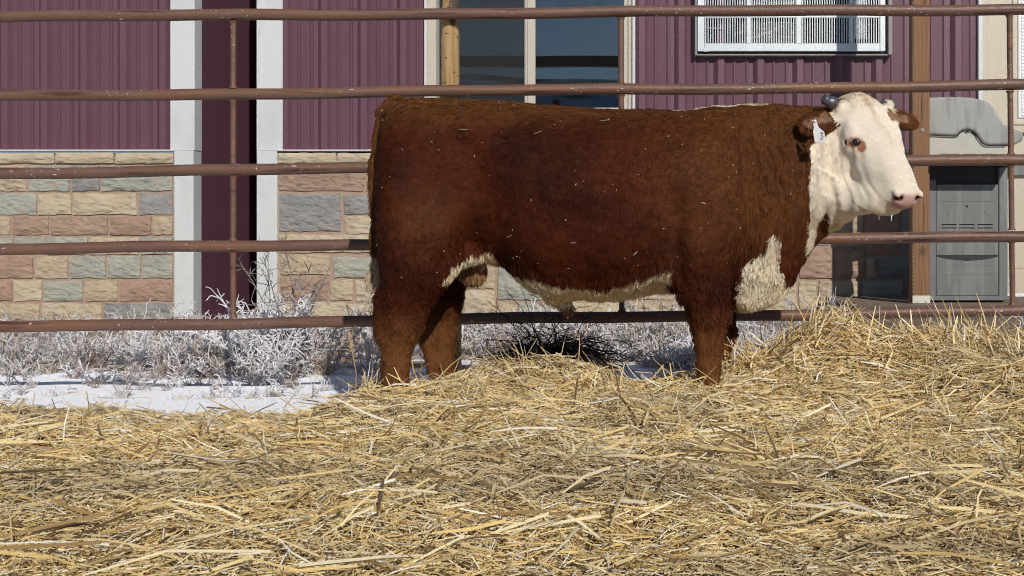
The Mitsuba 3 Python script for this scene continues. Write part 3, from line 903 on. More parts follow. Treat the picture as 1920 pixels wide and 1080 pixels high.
def build_bull():
    F = Field((-1.30, (YC - 0.6), -0.12), (1.22, (YC + 0.45), 1.34), 0.0065)
    # trunk and neck: (px, top, bottom, half width, sideways place)
    st = np.array([(713, 262, 420, .07, 0), (719, 222, 450, .125, 0), (733, 199, 470, .19, 0), (765, 187, 478, .235, 0), (815, 186, 482, .265, 0), (880, 188, 480, .28, 0), (940, 191, 494, .295, 0),
                   (1000, 197, 537, .32, 0), (1060, 203, 560, .335, 0), (1120, 209, 560, .342, 0), (1180, 212, 553, .338, 0), (1240, 210, 541, .325, 0), (1300, 206, 542, .305, 0),
                   (1350, 202, 556, .285, 0), (1400, 200, 562, .25, -.005), (1440, 200, 548, .215, -.015), (1475, 201, 512, .19, -.03), (1510, 203, 462, .165, -.05), (1545, 207, 432, .145, -.075), (1580, 214, 415, .125, -.10), (1600, 224, 398, .105, -.12)], float)
    sx = (st[:, 0] - PX0) / FOC * YC
    zt, zb = EYE_Z - (st[:, 1] - PY0) / FOC * YC, EYE_Z - (st[:, 2] - PY0) / FOC * YC
    fz0, fz1, fw, fy = (PchipInterpolator(sx, a) for a in (zt, zb, st[:, 3], st[:, 4]))
    sl, (X, Y, Z) = F.block((sx[0] - 0.05, YC - 0.45, 0.2), (sx[-1] + 0.08, YC + 0.42, 1.3))
    xs = X[:, 0, 0]
    xc = np.clip(xs, sx[0], sx[-1])
    a_, b_ = fz0(xc), fz1(xc)
    hh, zc, ww, yy = (a_ - b_) / 2, (a_ + b_) / 2, fw(xc), YC + fy(xc)
    sh = lambda q: q.astype(np.float32)[:, None, None]
    U, V = np.abs(Y - sh(yy)) / sh(ww), (Z - sh(zc)) / sh(hh)
    # fuller above the middle at the ribs than at the keel
    V2 = np.abs(V)
    U = U * (1 + 0.10 * np.clip(-V, 0, 1) ** 2)
    r = (U ** 2.35 + V2 ** 2.35) ** (1 / 2.35)
    over = np.maximum(sh(sx[0] - xs), sh(xs - sx[-1]))
    d = np.maximum((r - 1) * sh(np.minimum(ww, hh)) * 0.9, over)
    F.add(sl, d.astype(np.float32), 0.02)
    N = lambda px, py, y=YC: P(px, py, y)
    yn, yf = (YC - 0.2), (YC + 0.2)
    # hind quarters
    for y, s in ((yn, -1), (yf, 1)):
        F.ell(N(795, 330, y + 0.05 * -s), (.17, .12, .26), k=.06)
        F.ell(N(755, 380, y), (.095, .115, .24), k=.05)
    F.ell(N(790, 430, yn), (.165, .115, .19), k=.05)
    F.chain([(N(795, 440, yn), .145), (N(783, 490, yn), .138), (N(765, 550, yn), .098), (N(752, 604, yn), .078), (N(744, 640, yn), .055), (N(741, 690, yn), .045), (N(741, 735, yn), .048), (N(744, 770, yn), .058)], .03, .8)
    F.cone(N(728, 560, yn), N(722, 625, yn), .045, .032, .03)
    F.chain([(N(815, 450, yf), .15), (N(836, 515, yf), .080), (N(836, 560, yf), .064), (N(829, 625, yf), .052), (N(832, 690, yf), .040), (N(833, 740, yf), .053), (N(836, 775, yf), .058)], .03, .85)
    F.chain([(N(806, 585, yf), .040), (N(803, 640, yf), .032), (N(815, 705, yf), .026)], .03)
    # flank fold, sheath, scrotum
    F.cone(N(850, 470, yn + .06), N(905, 462, yn + .08), .07, .03, .04)
    F.cone(N(888, 470), N(886, 512), .05, .046, .02)
    F.cone(N(1040, 545), N(1066, 579), .045, .020, .03)
    # shoulder and fore legs
    F.ell(N(1335, 380, (YC - 0.22)), (.15, .075, .26), k=.07)
    F.ell(N(1335, 380, (YC + 0.22)), (.15, .075, .26), k=.07)
    F.ell(N(1290, 460, (YC - 0.22)), (.12, .075, .14), k=.06)
    F.ell(N(1425, 380, (YC - 0.17)), (.09, .06, .20), k=.06)
    F.chain([(N(1312, 470, yn), .135), (N(1320, 540, yn), .094), (N(1330, 596, yn), .072), (N(1332, 640, yn), .050), (N(1330, 690, yn), .037), (N(1331, 730, yn), .043), (N(1336, 765, yn), .054)], .03, .8)
    F.chain([(N(1322, 500, yf), .12), (N(1338, 570, yf), .085), (N(1348, 625, yf), .06), (N(1346, 690, yf), .045), (N(1348, 770, yf), .05)], .03, .8)
    # brisket
    F.ell(N(1425, 520), (.115, .13, .105), k=.05)
    F.ell(N(1395, 548), (.10, .11, .075), k=.04)
    F.cone(N(1465, 480, (YC - 0.03)), N(1440, 540, (YC - 0.01)), .07, .06, .04)
    # dewlap and throat
    F.cone(N(1470, 470, (YC - 0.04)), N(1545, 408, (YC - 0.1)), .065, .05, .04, .6)
    # tail
    F.chain([(N(742, 196), .04), (N(719, 214, (YC - 0.03)), .034), (N(709, 250, (YC - 0.06)), .028), (N(704, 320, (YC - 0.09)), .023), (N(701, 400, (YC - 0.11)), .020), (N(705, 470, (YC - 0.12)), .017)], .012)
    # ---------------- head
    psi, th = math.radians(63), math.radians(47)
    f = np.array([math.cos(psi) * math.cos(th), -math.sin(psi) * math.cos(th), -math.sin(th)])
    s = np.array([math.sin(psi), math.cos(psi), 0.0])           # towards the bull's left, away from the viewer
    u = np.cross(f, s); u = u if u[2] > 0 else -u
    O = P(1619, 185, (YC - 0.14))
    H = lambda a, b_, c: O + a * f + b_ * u + c * s
    AX = np.array([f, u, s])
    hd = dict(f=f, s=s, u=u, O=O)
    k = .03
    F.ell(H(.07, -.085, 0), (.115, .095, .128), AX, k)           # cranium
    F.ell(H(.005, -.06, 0), (.055, .07, .09), AX, k)            # poll
    F.ell(H(.17, -.085, 0), (.13, .075, .136), AX, k)           # brow
    F.cone(H(.20, -.085, 0), H(.38, -.092, 0), .090, .076, k)    # nose bridge
    F.ell(H(.29, -.115, 0), (.13, .068, .100), AX, .04)
    F.ell(H(.432, -.100, 0), (.058, .062, .073), AX, .025)       # muzzle
    F.ell(H(.452, -.092, 0), (.040, .048, .060), AX, .015)
    F.ell(H(.405, -.172, 0), (.058, .038, .062), AX, .015)      # chin and lower lip
    F.cone(H(.09, -.235, 0), H(.38, -.165, 0), .062, .046, .04)  # jaw
    for c in (-1, 1):
        F.ell(H(.14, -.19, c * .078), (.105, .105, .05), AX, .04)   # cheek
        F.ell(H(.25, -.14, c * .06), (.11, .06, .035), AX, .03)
        F.ell(H(.135, -.050, c * .104), (.042, .028, .024), AX, .02)  # brow bone
        F.ell(H(.172, -.082, c * .112), (.020, .016, .018), AX, .014, cut=True)  # eye socket
        F.cone(H(.030, -.062, c * .085), H(.004, -.030, c * .13), .034, .022, .02)     # horn base
        F.ell(H(.475, -.075, c * .046), (.020, .012, .018), AX, .008, cut=True)  # nostril
        F.ell(H(.465, -.066, c * .054), (.02, .012, .014), AX, .012)
        # ear
    F.ell(H(.415, -.146, 0), (.055, .005, .10), AX, .006, cut=True)   # mouth
    F.cone(P(1560, 380, (YC - 0.16)), P(1640, 376, (YC - 0.3)), .080, .052, .05)     # loose skin under the jaw
    ears = []
    for c, droop, back in ((-1, .25, .25), (1, .10, .05)):
        e1 = unit(c * s * 1.0 + f * droop - u * back)
        nrm = unit(-f * 0.10 + u * 0.55 + np.array([0, -0.9, 0.0]) * 0.6)
        nrm = unit(nrm - e1 * (nrm @ e1))
        e2 = np.cross(nrm, e1)
        base = H(.036, -.070, -.138) if c < 0 else H(.035, -.055, .098)
        EA = np.array([e1, e2, nrm])
        el = 1.0 if c < 0 else 1.2
        F.ell(base + e1 * .075 * el, (.085 * el, .044, .018), EA, .018)
        F.ell(base + e1 * .085 * el + nrm * .024, (.062 * el, .027, .022), EA, .006, cut=True)
        ears.append((base, e1, e2, nrm))
    hd['ears'] = ears
    # throat
    F.cone(H(.06, -.20, 0), P(1545, 360, (YC - 0.08)), .085, .11, .05)
    F.cone(H(.04, -.12, 0), P(1500, 300, (YC - 0.05)), .10, .15, .05)
    v, fc = F.surface()
    from scipy.sparse import coo_matrix, diags
    ed = np.vstack([fc[:, [0, 1]], fc[:, [1, 2]], fc[:, [2, 0]]])
    ed = np.vstack([ed, ed[:, ::-1]])
    A = coo_matrix((np.ones(len(ed)), (ed[:, 0], ed[:, 1])), shape=(len(v), len(v))).tocsr()
    A.data[:] = 1
    A = diags(1 / np.asarray(A.sum(1)).ravel()) @ A
    for it in range(5):
        v = v + 0.5 * (A @ v - v)
        v = v - 0.52 * (A @ v - v)
    m = trimesh.Trimesh(v, fc, process=False)
    # keep the one body
    comp = trimesh.graph.connected_component_labels(m.face_adjacency, node_count=len(m.faces))
    big = np.bincount(comp).argmax()
    m.update_faces(comp == big)
    m.remove_unreferenced_vertices()
    return m, hd


bull_m, HD = build_bull()


def px_of(x, y, z, d=YC):
    """Photograph-sized coordinates of a point's side view on the bull's middle plane."""
    return PX0 + x * FOC / d, PY0 - (z - EYE_Z) * FOC / d


def in_poly(px, py, poly):
    poly = np.asarray(poly, float)
    c = np.zeros(px.shape, bool)
    for (x1, y1), (x2, y2) in zip(poly, np.roll(poly, -1, 0)):
        t = (y1 > py) != (y2 > py)
        c ^= t & (px < (x2 - x1) * (py - y1) / np.where(y2 == y1, 1e-9, y2 - y1) + x1)
    return c


BELLY = np.array([(700, 900), (848, 900), (850, 520), (862, 492), (880, 480), (902, 470), (932, 462), (936, 486), (960, 499), (1000, 510), (1050, 524), (1100, 531), (1150, 528), (1200, 512), (1240, 499), (1256, 492), (1262, 900)], float)
CHEST = np.array([(1372, 660), (1380, 515), (1398, 484), (1424, 466), (1436, 441), (1456, 441), (1450, 468), (1461, 505), (1470, 532), (1492, 522), (1520, 660)], float)
HEADW = np.array([(1517, 470), (1517, 262), (1535, 242), (1552, 214), (1566, 196), (1590, 100), (1900, 100), (1900, 600), (1560, 470), (1552, 410), (1545, 395), (1535, 415), (1530, 470)], float)


def hloc(p):
    q = p - HD['O']
    return q @ HD['f'], q @ HD['u'], q @ HD['s']


def coat(p):
    """(white 0 or 1, colour, pink) of the coat at points p."""
    w_ = (meshkit.fbm(p * 22, 3, 11)[:, None] - 0.5) * 20
    w2 = (meshkit.fbm(p * 22 + 40, 3, 12)[:, None] - 0.5) * 20
    px, py = px_of(p[:, 0], p[:, 1], p[:, 2])
    qx, qy = px + w_[:, 0], py + w2[:, 0]
    a, b_, c = hloc(p)
    leg = ((p[:, 2] < EYE_Z - (548 - PY0) / 460) & (p[:, 0] > (1262 - PX0) / 460) & (p[:, 0] < (1372 - PX0) / 460)) | ((p[:, 2] < EYE_Z - (545 - PY0) / 460) & (px < 875))
    fleg = (px > 1255) & (px < 1378 + 0 * px) & (np.abs(p[:, 1] - YC) > 0.10)
    white = in_poly(qx, qy, BELLY) & ~leg & (np.abs(p[:, 1] - YC) < 0.36) & ~((px < 870) & (py > 520) & (np.abs(p[:, 1] - YC) > .1))
    white |= in_poly(qx, qy, CHEST) & (py < 597) & (np.abs(p[:, 1] - YC) < .17 + .2 * (px > 1385))
    # the head stands nearer the viewer: judge its border on its own plane
    hx, hy = PX0 + p[:, 0] * FOC / (YC - 0.15), PY0 - (p[:, 2] - EYE_Z) * FOC / (YC - 0.15)
    white |= in_poly(hx + w_[:, 0] * .35, hy + w2[:, 0] * .35, HEADW)
    ear = np.zeros(len(p), bool)
    ein = np.zeros(len(p), bool)
    for (base, e1, e2, nrm), cc in zip(HD['ears'], (-1, 1)):
        t = (p - base) @ e1
        q = np.abs((p - base) @ e2)
        ear |= (t > (0.0 if cc < 0 else .07)) & (t < .25) & (q < .06) & (np.abs((p - base) @ nrm) < .06)
        ein |= (t > .015) & (t < .13) & (q < .02) & ((p - base) @ nrm > -.002)
    white &= ~ear
    # cream stripe along the crest of the neck
    white |= (qx > 1262) & (qx < 1445) & (np.abs(p[:, 1] - YC + .0) < 0.055) & (py < 222)
    n1 = meshkit.fbm(p * np.array([3.2, 3.2, 3.2]), 4, 21)
    n2 = meshkit.fbm(p * np.array([22, 22, 7.0]), 3, 22)
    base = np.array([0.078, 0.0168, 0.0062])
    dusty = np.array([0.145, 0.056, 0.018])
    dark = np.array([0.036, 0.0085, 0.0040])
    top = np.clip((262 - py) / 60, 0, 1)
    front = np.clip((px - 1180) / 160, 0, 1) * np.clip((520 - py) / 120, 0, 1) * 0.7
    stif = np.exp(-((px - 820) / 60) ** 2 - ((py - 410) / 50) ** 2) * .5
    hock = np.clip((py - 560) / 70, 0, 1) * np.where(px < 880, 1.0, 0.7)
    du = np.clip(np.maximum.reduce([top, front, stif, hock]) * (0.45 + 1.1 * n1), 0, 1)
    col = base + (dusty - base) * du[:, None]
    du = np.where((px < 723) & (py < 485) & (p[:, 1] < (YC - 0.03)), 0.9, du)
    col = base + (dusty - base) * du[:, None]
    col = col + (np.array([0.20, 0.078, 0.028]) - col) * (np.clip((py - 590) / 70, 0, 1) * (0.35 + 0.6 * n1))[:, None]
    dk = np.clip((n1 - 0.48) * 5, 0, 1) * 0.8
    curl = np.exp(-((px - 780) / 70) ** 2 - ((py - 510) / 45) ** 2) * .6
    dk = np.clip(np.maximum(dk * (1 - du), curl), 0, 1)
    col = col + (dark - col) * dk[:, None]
    col = col * (0.75 + 0.5 * n2)[:, None]
    cream = np.array([0.84, 0.73, 0.56]) * (0.82 + 0.36 * n2)[:, None]
    yel = np.clip((meshkit.fbm(p * 9, 3, 31) - 0.48) * 4, 0, 1)[:, None]
    cream = cream + (np.array([0.62, 0.47, 0.28]) - cream) * yel * 0.45
    facew = np.clip((a - 0.0) / .05, 0, 1)[:, None] * (b_ > -.35)[:, None]
    cream = cream + (np.array([0.95, 0.82, 0.66]) - cream) * facew * 0.85
    streak = np.exp(-((c + .005 - .05 * (a - .1)) / .016) ** 2) * np.clip((.30 - a) / .08, 0, 1) * np.clip((a + .02) / .05, 0, 1) * (b_ > -.12) * np.clip(n1 * 2 - .4, 0, 1)
    cream = cream + (np.array([0.50, 0.33, 0.20]) - cream) * streak[:, None] * 0.7
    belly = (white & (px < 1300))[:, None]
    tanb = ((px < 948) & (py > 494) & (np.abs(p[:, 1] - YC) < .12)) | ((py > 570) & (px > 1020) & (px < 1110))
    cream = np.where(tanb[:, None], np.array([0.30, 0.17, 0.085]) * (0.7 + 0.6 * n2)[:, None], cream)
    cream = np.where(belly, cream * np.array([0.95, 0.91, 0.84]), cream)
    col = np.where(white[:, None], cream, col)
    col = np.where(ein[:, None], np.array([0.34, 0.20, 0.12]) * (0.6 + 0.8 * n2)[:, None], col)
    # bare pink nose and lips, red rim round the eyes
    hw = (a > .40) & (b_ > -.2) & (np.abs(c) < .15)
    nose = hw & ((((a - .487) / .032) ** 2 + ((b_ + .088) / .033) ** 2 < 1) | ((a > .462) & (b_ < -.11) & (b_ > -.15)))
    pink = np.array([0.66, 0.42, 0.37]) * (0.75 + 0.5 * n2)[:, None]
    pk = np.clip((1.5 - ((a - .487) / .030) ** 2 - ((b_ + .090) / .036) ** 2 - (c / .075) ** 4 - 0.9 * (n2 - .5)) * 1.3, 0, 1) * hw
    col = col + (pink - col) * pk[:, None]
    E = HD['O'] + .172 * HD['f'] - .083 * HD['u'] - .096 * HD['s']
    ne = (c < -.02) & (a < .32) & (a > .05)
    rx_, rz_ = p[:, 0] - E[0], p[:, 2] - E[2]
    soft = lambda q: np.clip((1 - q) * 2.2, 0, 1)[:, None]
    eye = soft((rx_ / .036) ** 2 + ((rz_ + .002) / .025) ** 2) * ne[:, None]
    col = col + (np.array([0.55, 0.30, 0.22]) - col) * eye
    red = np.maximum(soft(((rx_ - .024) / .020) ** 2 + ((rz_ + .018) / .026) ** 2), soft((rx_ / .028) ** 2 + ((rz_ + .010) / .012) ** 2)) * ne[:, None]
    col = col + (np.array([0.40, 0.17, 0.10]) - col) * red * (0.5 + n2)[:, None].clip(0, 1)
    fe = (((a - .178) / .024) ** 2 + ((b_ + .084) / .021) ** 2 < 1) & (c > .05)
    col = np.where(fe[:, None], np.array([0.44, 0.22, 0.16]), col)
    eye = ((rx_ / .024) ** 2 + (rz_ / .015) ** 2 < 1) & ne | fe
    nl = np.zeros(len(p), bool)
    for sgn in (-1, 1):
        nl |= ((a - .475) / .023) ** 2 + ((b_ + .076) / .013) ** 2 + ((c - sgn * .046) / .019) ** 2 < 1
    col = np.where(nl[:, None], np.array([0.10, 0.035, 0.03]), col)
    return white, col, nose | eye | nl


# wrinkles of the neck and slack of the hide
vv = bull_m.vertices.copy()
nn_ = bull_m.vertex_normals.copy()
px, py = px_of(vv[:, 0], vv[:, 1], vv[:, 2])
nk = np.exp(-((px - 1470) / 90) ** 2) * np.clip((430 - py) / 60, 0, 1) * np.clip((py - 215) / 40, 0, 1)
wr = np.sin((px + 0.10 * (py - 300) + 26 * meshkit.fbm(vv * 4, 3, 5)) / 5.2)
amp = meshkit.noise(vv * 7, 6)
th_ = np.exp(-((px - 1560) / 40) ** 2) * np.clip((py - 250) / 40, 0, 1)
wr2 = np.sin((px - 0.22 * (py - 300) + 16 * meshkit.fbm(vv * 5, 3, 9)) / 3.4)
disp = nk * wr * 0.006 * amp * 1.6 + th_ * wr2 * 0.0022
for line, w_l, dep in (([(1268, 400), (1262, 450), (1268, 520)], 16, .020), ([(912, 380), (897, 430), (868, 478)], 18, .016), ([(1392, 360), (1400, 420), (1388, 500)], 20, .014),
                       ([(850, 250), (905, 300), (925, 380)], 34, .020), ([(1215, 260), (1235, 340), (1262, 400)], 28, .017), ([(742, 520), (745, 590), (752, 640)], 12, .007), ([(1398, 262), (1412, 315), (1433, 378)], 3.6, .010), ([(1424, 275), (1440, 318), (1459, 368)], 3.6, .009), ([(1446, 262), (1462, 330), (1470, 405)], 4, .009),
                       ([(1374, 270), (1385, 330), (1391, 385)], 4, .007), ([(1492, 262), (1498, 330), (1497, 412)], 4, .010), ([(1352, 255), (1358, 300), (1361, 350)], 4, .006), ([(1412, 380), (1420, 410), (1424, 440)], 4, .007),
                       ([(1571, 268), (1576, 320), (1597, 378)], 4.0, .0065), ([(1555, 275), (1559, 320), (1572, 380)], 3.5, .0045), ([(1538, 270), (1541, 330), (1549, 388)], 4.5, .004), ([(1588, 315), (1596, 345), (1614, 378)], 3.5, .004)):
    line = np.array(line, float)
    tt = np.clip((py - line[0, 1]) / (line[-1, 1] - line[0, 1]), 0, 1)
    lx = np.interp(py, line[:, 1], line[:, 0])
    ends = np.clip((py - line[0, 1] + 25) / 40, 0, 1) * np.clip((line[-1, 1] + 25 - py) / 40, 0, 1)
    disp = disp - dep * np.exp(-((px - lx) / w_l) ** 2) * ends * np.clip(np.abs(nn_[:, 1]) * 1.3, 0, 1)
a_, b_, c_ = hloc(vv)
face = np.clip((a_ - .02) / .05, 0, 1) * (b_ > -.2)
disp += (meshkit.fbm(vv * 5.5, 3, 7) - 0.5) * 0.030 * (1 - face) + (meshkit.fbm(vv * 24, 3, 8) - 0.5) * 0.006
bull_m.vertices = vv + nn_ * disp[:, None]
white_v, col_v, bare_v = coat(bull_m.vertices)
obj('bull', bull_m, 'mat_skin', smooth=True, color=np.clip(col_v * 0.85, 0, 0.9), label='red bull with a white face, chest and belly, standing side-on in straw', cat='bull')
BULL_N = bull_m.vertex_normals

# coat: clumped tufts of hair as thin tapering blades
rh = np.random.RandomState(77)


def hair(n, pick, length, width, lift, clump, wave, colour_gain, seed, flow=None, jitter=0.22, own=0.35):
    """n hairs on the faces for which pick(centre) gives a density; returns arrays and normals."""
    tri = bull_m.vertices[bull_m.faces]
    cen = tri.mean(1)
    ar = bull_m.area_faces * pick(cen)
    cum = np.cumsum(ar)
    fi = np.searchsorted(cum, rh.rand(n) * cum[-1])
    fi = np.minimum(fi, len(cum) - 1)
    r1, r2 = np.sqrt(rh.rand(n, 1)), rh.rand(n, 1)
    p = tri[fi, 0] * (1 - r1) + tri[fi, 1] * r1 * (1 - r2) + tri[fi, 2] * r1 * r2
    nb = unit(BULL_N[bull_m.faces[fi]].mean(1))
    _, col, bare = coat(p)
    keep = ~bare
    p, nb, col = p[keep], nb[keep], col[keep]
    n = len(p)
    px, py = px_of(p[:, 0], p[:, 1], p[:, 2])
    a, b_, c = hloc(p)
    g = np.tile(np.array([-0.45, 0.0, -1.0]), (n, 1))             # lies down and back
    g[:, 0] += 0.35 * np.clip((py - 500) / 60, 0, 1)
    onhead = (a > -.02) & (b_ > -.36) & (px > 1560)
    g[onhead] = -HD['f'] * 0.9 + np.array([0, 0, -0.15])
    g += (np.stack([meshkit.fbm(p * 6 + q, 3, 50 + seed + i) for i, q in enumerate((0, 30, 60))], -1) - 0.5) * 2.0 * wave
    g += rh.normal(size=(n, 3)) * jitter
    if flow is not None:
        g = flow(p, g)
    d = g - nb * (g * nb).sum(1, keepdims=True)
    d = unit(d)
    L = length(p, px, py, onhead) * rh.uniform(0.65, 1.25, n)
    lf = lift * rh.uniform(0.6, 1.3, n) * np.where(onhead, 0.55, 1.0)
    tip = p + (d * np.cos(lf)[:, None] + nb * np.sin(lf)[:, None]) * L[:, None]
    # tufts: tips lean towards a shared point
    ns = max(8, int(n / clump))
    si = rh.choice(n, ns, replace=False)
    _, near = cKDTree(p[si]).query(p)
    pull = rh.uniform(0.25, 0.75, n)[:, None]
    go = (tip[si][near] - tip) * pull
    gl = np.linalg.norm(go, axis=1)
    tip = tip + go * np.minimum(1, 0.75 * L / (gl + 1e-9))[:, None]
    tone = (0.78 + 0.44 * rh.rand(ns))[near] * rh.uniform(0.8, 1.2, n)
    mid = p * 0.5 + tip * 0.5 + nb * (L * 0.10 * np.sin(lf))[:, None] - np.array([0, 0, 0.06]) * (L * 0)[:, None]
    curl_ = rh.normal(size=(n, 3)) * (L * 0.10)[:, None]
    mid = mid + curl_
    side = unit(np.cross(tip - p, nb + rh.normal(size=(n, 3)) * 0.5))
    wd = width * rh.uniform(0.7, 1.3, n)[:, None] * np.clip(L / 0.02, 0.6, 1.4)[:, None]
    root = p - nb * 0.0006
    v = np.stack([root - side * wd, root + side * wd, mid - side * wd * .85, mid + side * wd * .85, tip], 1)
    fb_ = np.array([[0, 1, 3], [0, 3, 2], [2, 3, 4]])
    fc = (np.arange(n)[:, None, None] * 5 + fb_).reshape(-1, 3)
    d1 = unit(tip - p)
    rn = unit(np.cross(side, d1))
    rn = rn * np.sign((rn * (nb * (1 - own) + np.array([0.1, -1.0, 0.2]) * own * np.sign(YC - p[:, 1:2] + 1e-6))).sum(1, keepdims=True))
    nn = unit(nb * (1 - own) + rn * own + rh.normal(size=(n, 3)) * 0.12)
    nn = np.repeat(nn[:, None], 5, 1)
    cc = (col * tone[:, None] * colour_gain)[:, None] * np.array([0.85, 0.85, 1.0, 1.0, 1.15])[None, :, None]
    return v.reshape(-1, 3), fc, np.clip(cc, 0, 0.94).reshape(-1, 3), nn.reshape(-1, 3)


def base_len(p, px, py, onhead):
    L = np.full(len(p), 0.021)
    L = np.where((px < 900) & (py > 430), 0.030, L)
    L = np.where(py > 560, 0.022, L)
    L = np.where((px > 1380) & (py > 430) & (px < 1520), 0.036, L)
    L = np.where((px > 1515) & (py > 250) & ~onhead, 0.012, L)
    L = np.where(onhead, 0.006, L)
    a, b_, c = hloc(p)
    L = np.where(onhead & (a > .30), 0.005, L)
    return np.where(onhead & (a < .05), 0.011, L)


def dens(c):
    a, b_, _ = hloc(c)
    d = np.where((a > 0) & (b_ > -.36) & (a < .46), 2.2, 1.0) * np.where(a > .46, 0.15, 1.0)
    return d * np.where(c[:, 1] > YC + 0.05, 0.55, 1.0) * np.where(c[:, 2] < 0.06, 0.1, 1)


def fringe(c):
    px, py = px_of(c[:, 0], c[:, 1], c[:, 2])
    edge = np.interp(px, BELLY[3:-1, 0], BELLY[3:-1, 1] - 4)
    on = (px > 845) & (px < 1275) & (py > edge - 8) & ((px > 905) | (np.abs(c[:, 1] - YC) < .3))
    on &= ~((px < 880) & (py > 530))
    ch = (px > 1376) & (px < 1490) & (py > 470)
    return on * 1.0 + ch * 0.7 + ((px > 1380) & (px < 1470) & (py > 540)) * 1.0 + 1e-9


def fr_len(p, px, py, onhead):
    return np.where(px < 900, 0.032, np.where(px < 960, 0.042, np.where(px > 1376, 0.028, np.where((px > 1030) & (px < 1110), 0.032, 0.046))))


def fr_flow(p, g):
    return g * np.array([0.6, 1, 1]) + np.array([0.05, 0, -0.6])


hs = [hair(300000, dens, base_len, 0.0009, 0.20, 34, 0.95, 1.0, 1),
      hair(64000, fringe, fr_len, 0.0009, 0.40, 16, 0.45, 1.05, 2, fr_flow, 0.22, 0.85)]


def shag(c):
    px, py = px_of(c[:, 0], c[:, 1], c[:, 2])
    return (((px < 880) & (py > 440)) | ((px > 1270) & (px < 1380) & (py > 500) & (py < 705))) * (c[:, 2] > .06) + 1e-9


hs.append(hair(42000, shag, lambda p, px, py, o: np.interp(py, [560, 640, 710], [.024, .019, .012]), 0.0010, 0.5, 20, 1.3, 1.0, 3, None, 0.55))


def on_ear(c):
    m = np.zeros(len(c))
    for base, e1, e2, nrm in HD['ears']:
        t = (c - base) @ e1
        m = np.maximum(m, ((t > .01) & (t < .24) & (np.abs((c - base) @ e2) < .06) & (np.abs((c - base) @ nrm) < .06)) * (0.4 + 6 * np.clip(np.abs((c - base) @ e2) / .04, 0, 1)))
    return m + 1e-9


def ear_flow(p, g):
    o = np.array([HD['ears'][0][1] if q < 0 else HD['ears'][1][1] for q in (p - HD['O']) @ HD['s']])
    return o * 0.8 + np.array([0, 0, -0.5]) + rh.normal(size=p.shape) * 0.35


hs.append(hair(6000, on_ear, lambda p, px, py, o: np.full(len(p), 0.016), 0.0009, 0.8, 12, 1.0, 1.1, 4, ear_flow, 0.3, 0.5))
hs.append(hair(7000, lambda c: ((hloc(c)[0] < .06) & (hloc(c)[0] > -.06) & (hloc(c)[1] > -.11) & (np.abs(hloc(c)[2]) < .075)) * 1.0 + 1e-9, lambda p, px, py, o: np.full(len(p), 0.012), 0.0009, 0.7, 14, 1.5, 1.0, 5, None, 0.6, 0.5))
V_, F_, C_, N_, k0 = [], [], [], [], 0
for a0, a1, a2, a3 in hs:
    V_.append(a0); F_.append(a1 + k0); C_.append(a2); N_.append(a3)
    k0 += len(a0)
V_, F_, C_, N_ = np.vstack(V_), np.vstack(F_), np.vstack(C_), np.vstack(N_)
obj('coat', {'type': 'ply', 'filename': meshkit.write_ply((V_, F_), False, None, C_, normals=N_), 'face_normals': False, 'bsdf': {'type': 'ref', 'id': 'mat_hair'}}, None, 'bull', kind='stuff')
# switch of the tail
sw = []
tip0 = P(708, 472, (YC - 0.07))
for k in range(1500):
    t0 = tip0 + rh.normal(size=3) * np.array([.008, .008, .012])
    if rh.rand() < 0.25:
        e = P(rh.uniform(682, 700), rh.uniform(520, 548), (YC - 0.07) + rh.uniform(-.03, .03)); m1 = P(700, 500, (YC - 0.07))
    else:
        e = P(rh.normal(712, 7), rh.uniform(510, 552), (YC - 0.07) + rh.uniform(-.03, .03)); m1 = P(712 + rh.normal(0, 4), 495, (YC - 0.08))
    pts = [t0, m1 + rh.normal(size=3) * .006, e]
    cc = np.array([0.74, 0.62, 0.44]) if rh.rand() < 0.8 else np.array([0.24, 0.12, 0.06])
    cc = cc * rh.uniform(0.7, 1.15)
    for q0, q1, ra, rb in ((pts[0], pts[1], .0011, .0010), (pts[1], pts[2], .0010, .0004)):
        sw.append((q0, q1, ra, rb, cc))
a_ = [np.array(q) for q in zip(*sw)]
v, fc, c = sticks(a_[0], a_[1], a_[2], a_[3], a_[4], a_[4])
obj('tail_switch', (v, fc), 'mat_hair', 'bull', color=c, kind='stuff', label='pale curled switch at the end of the tail')
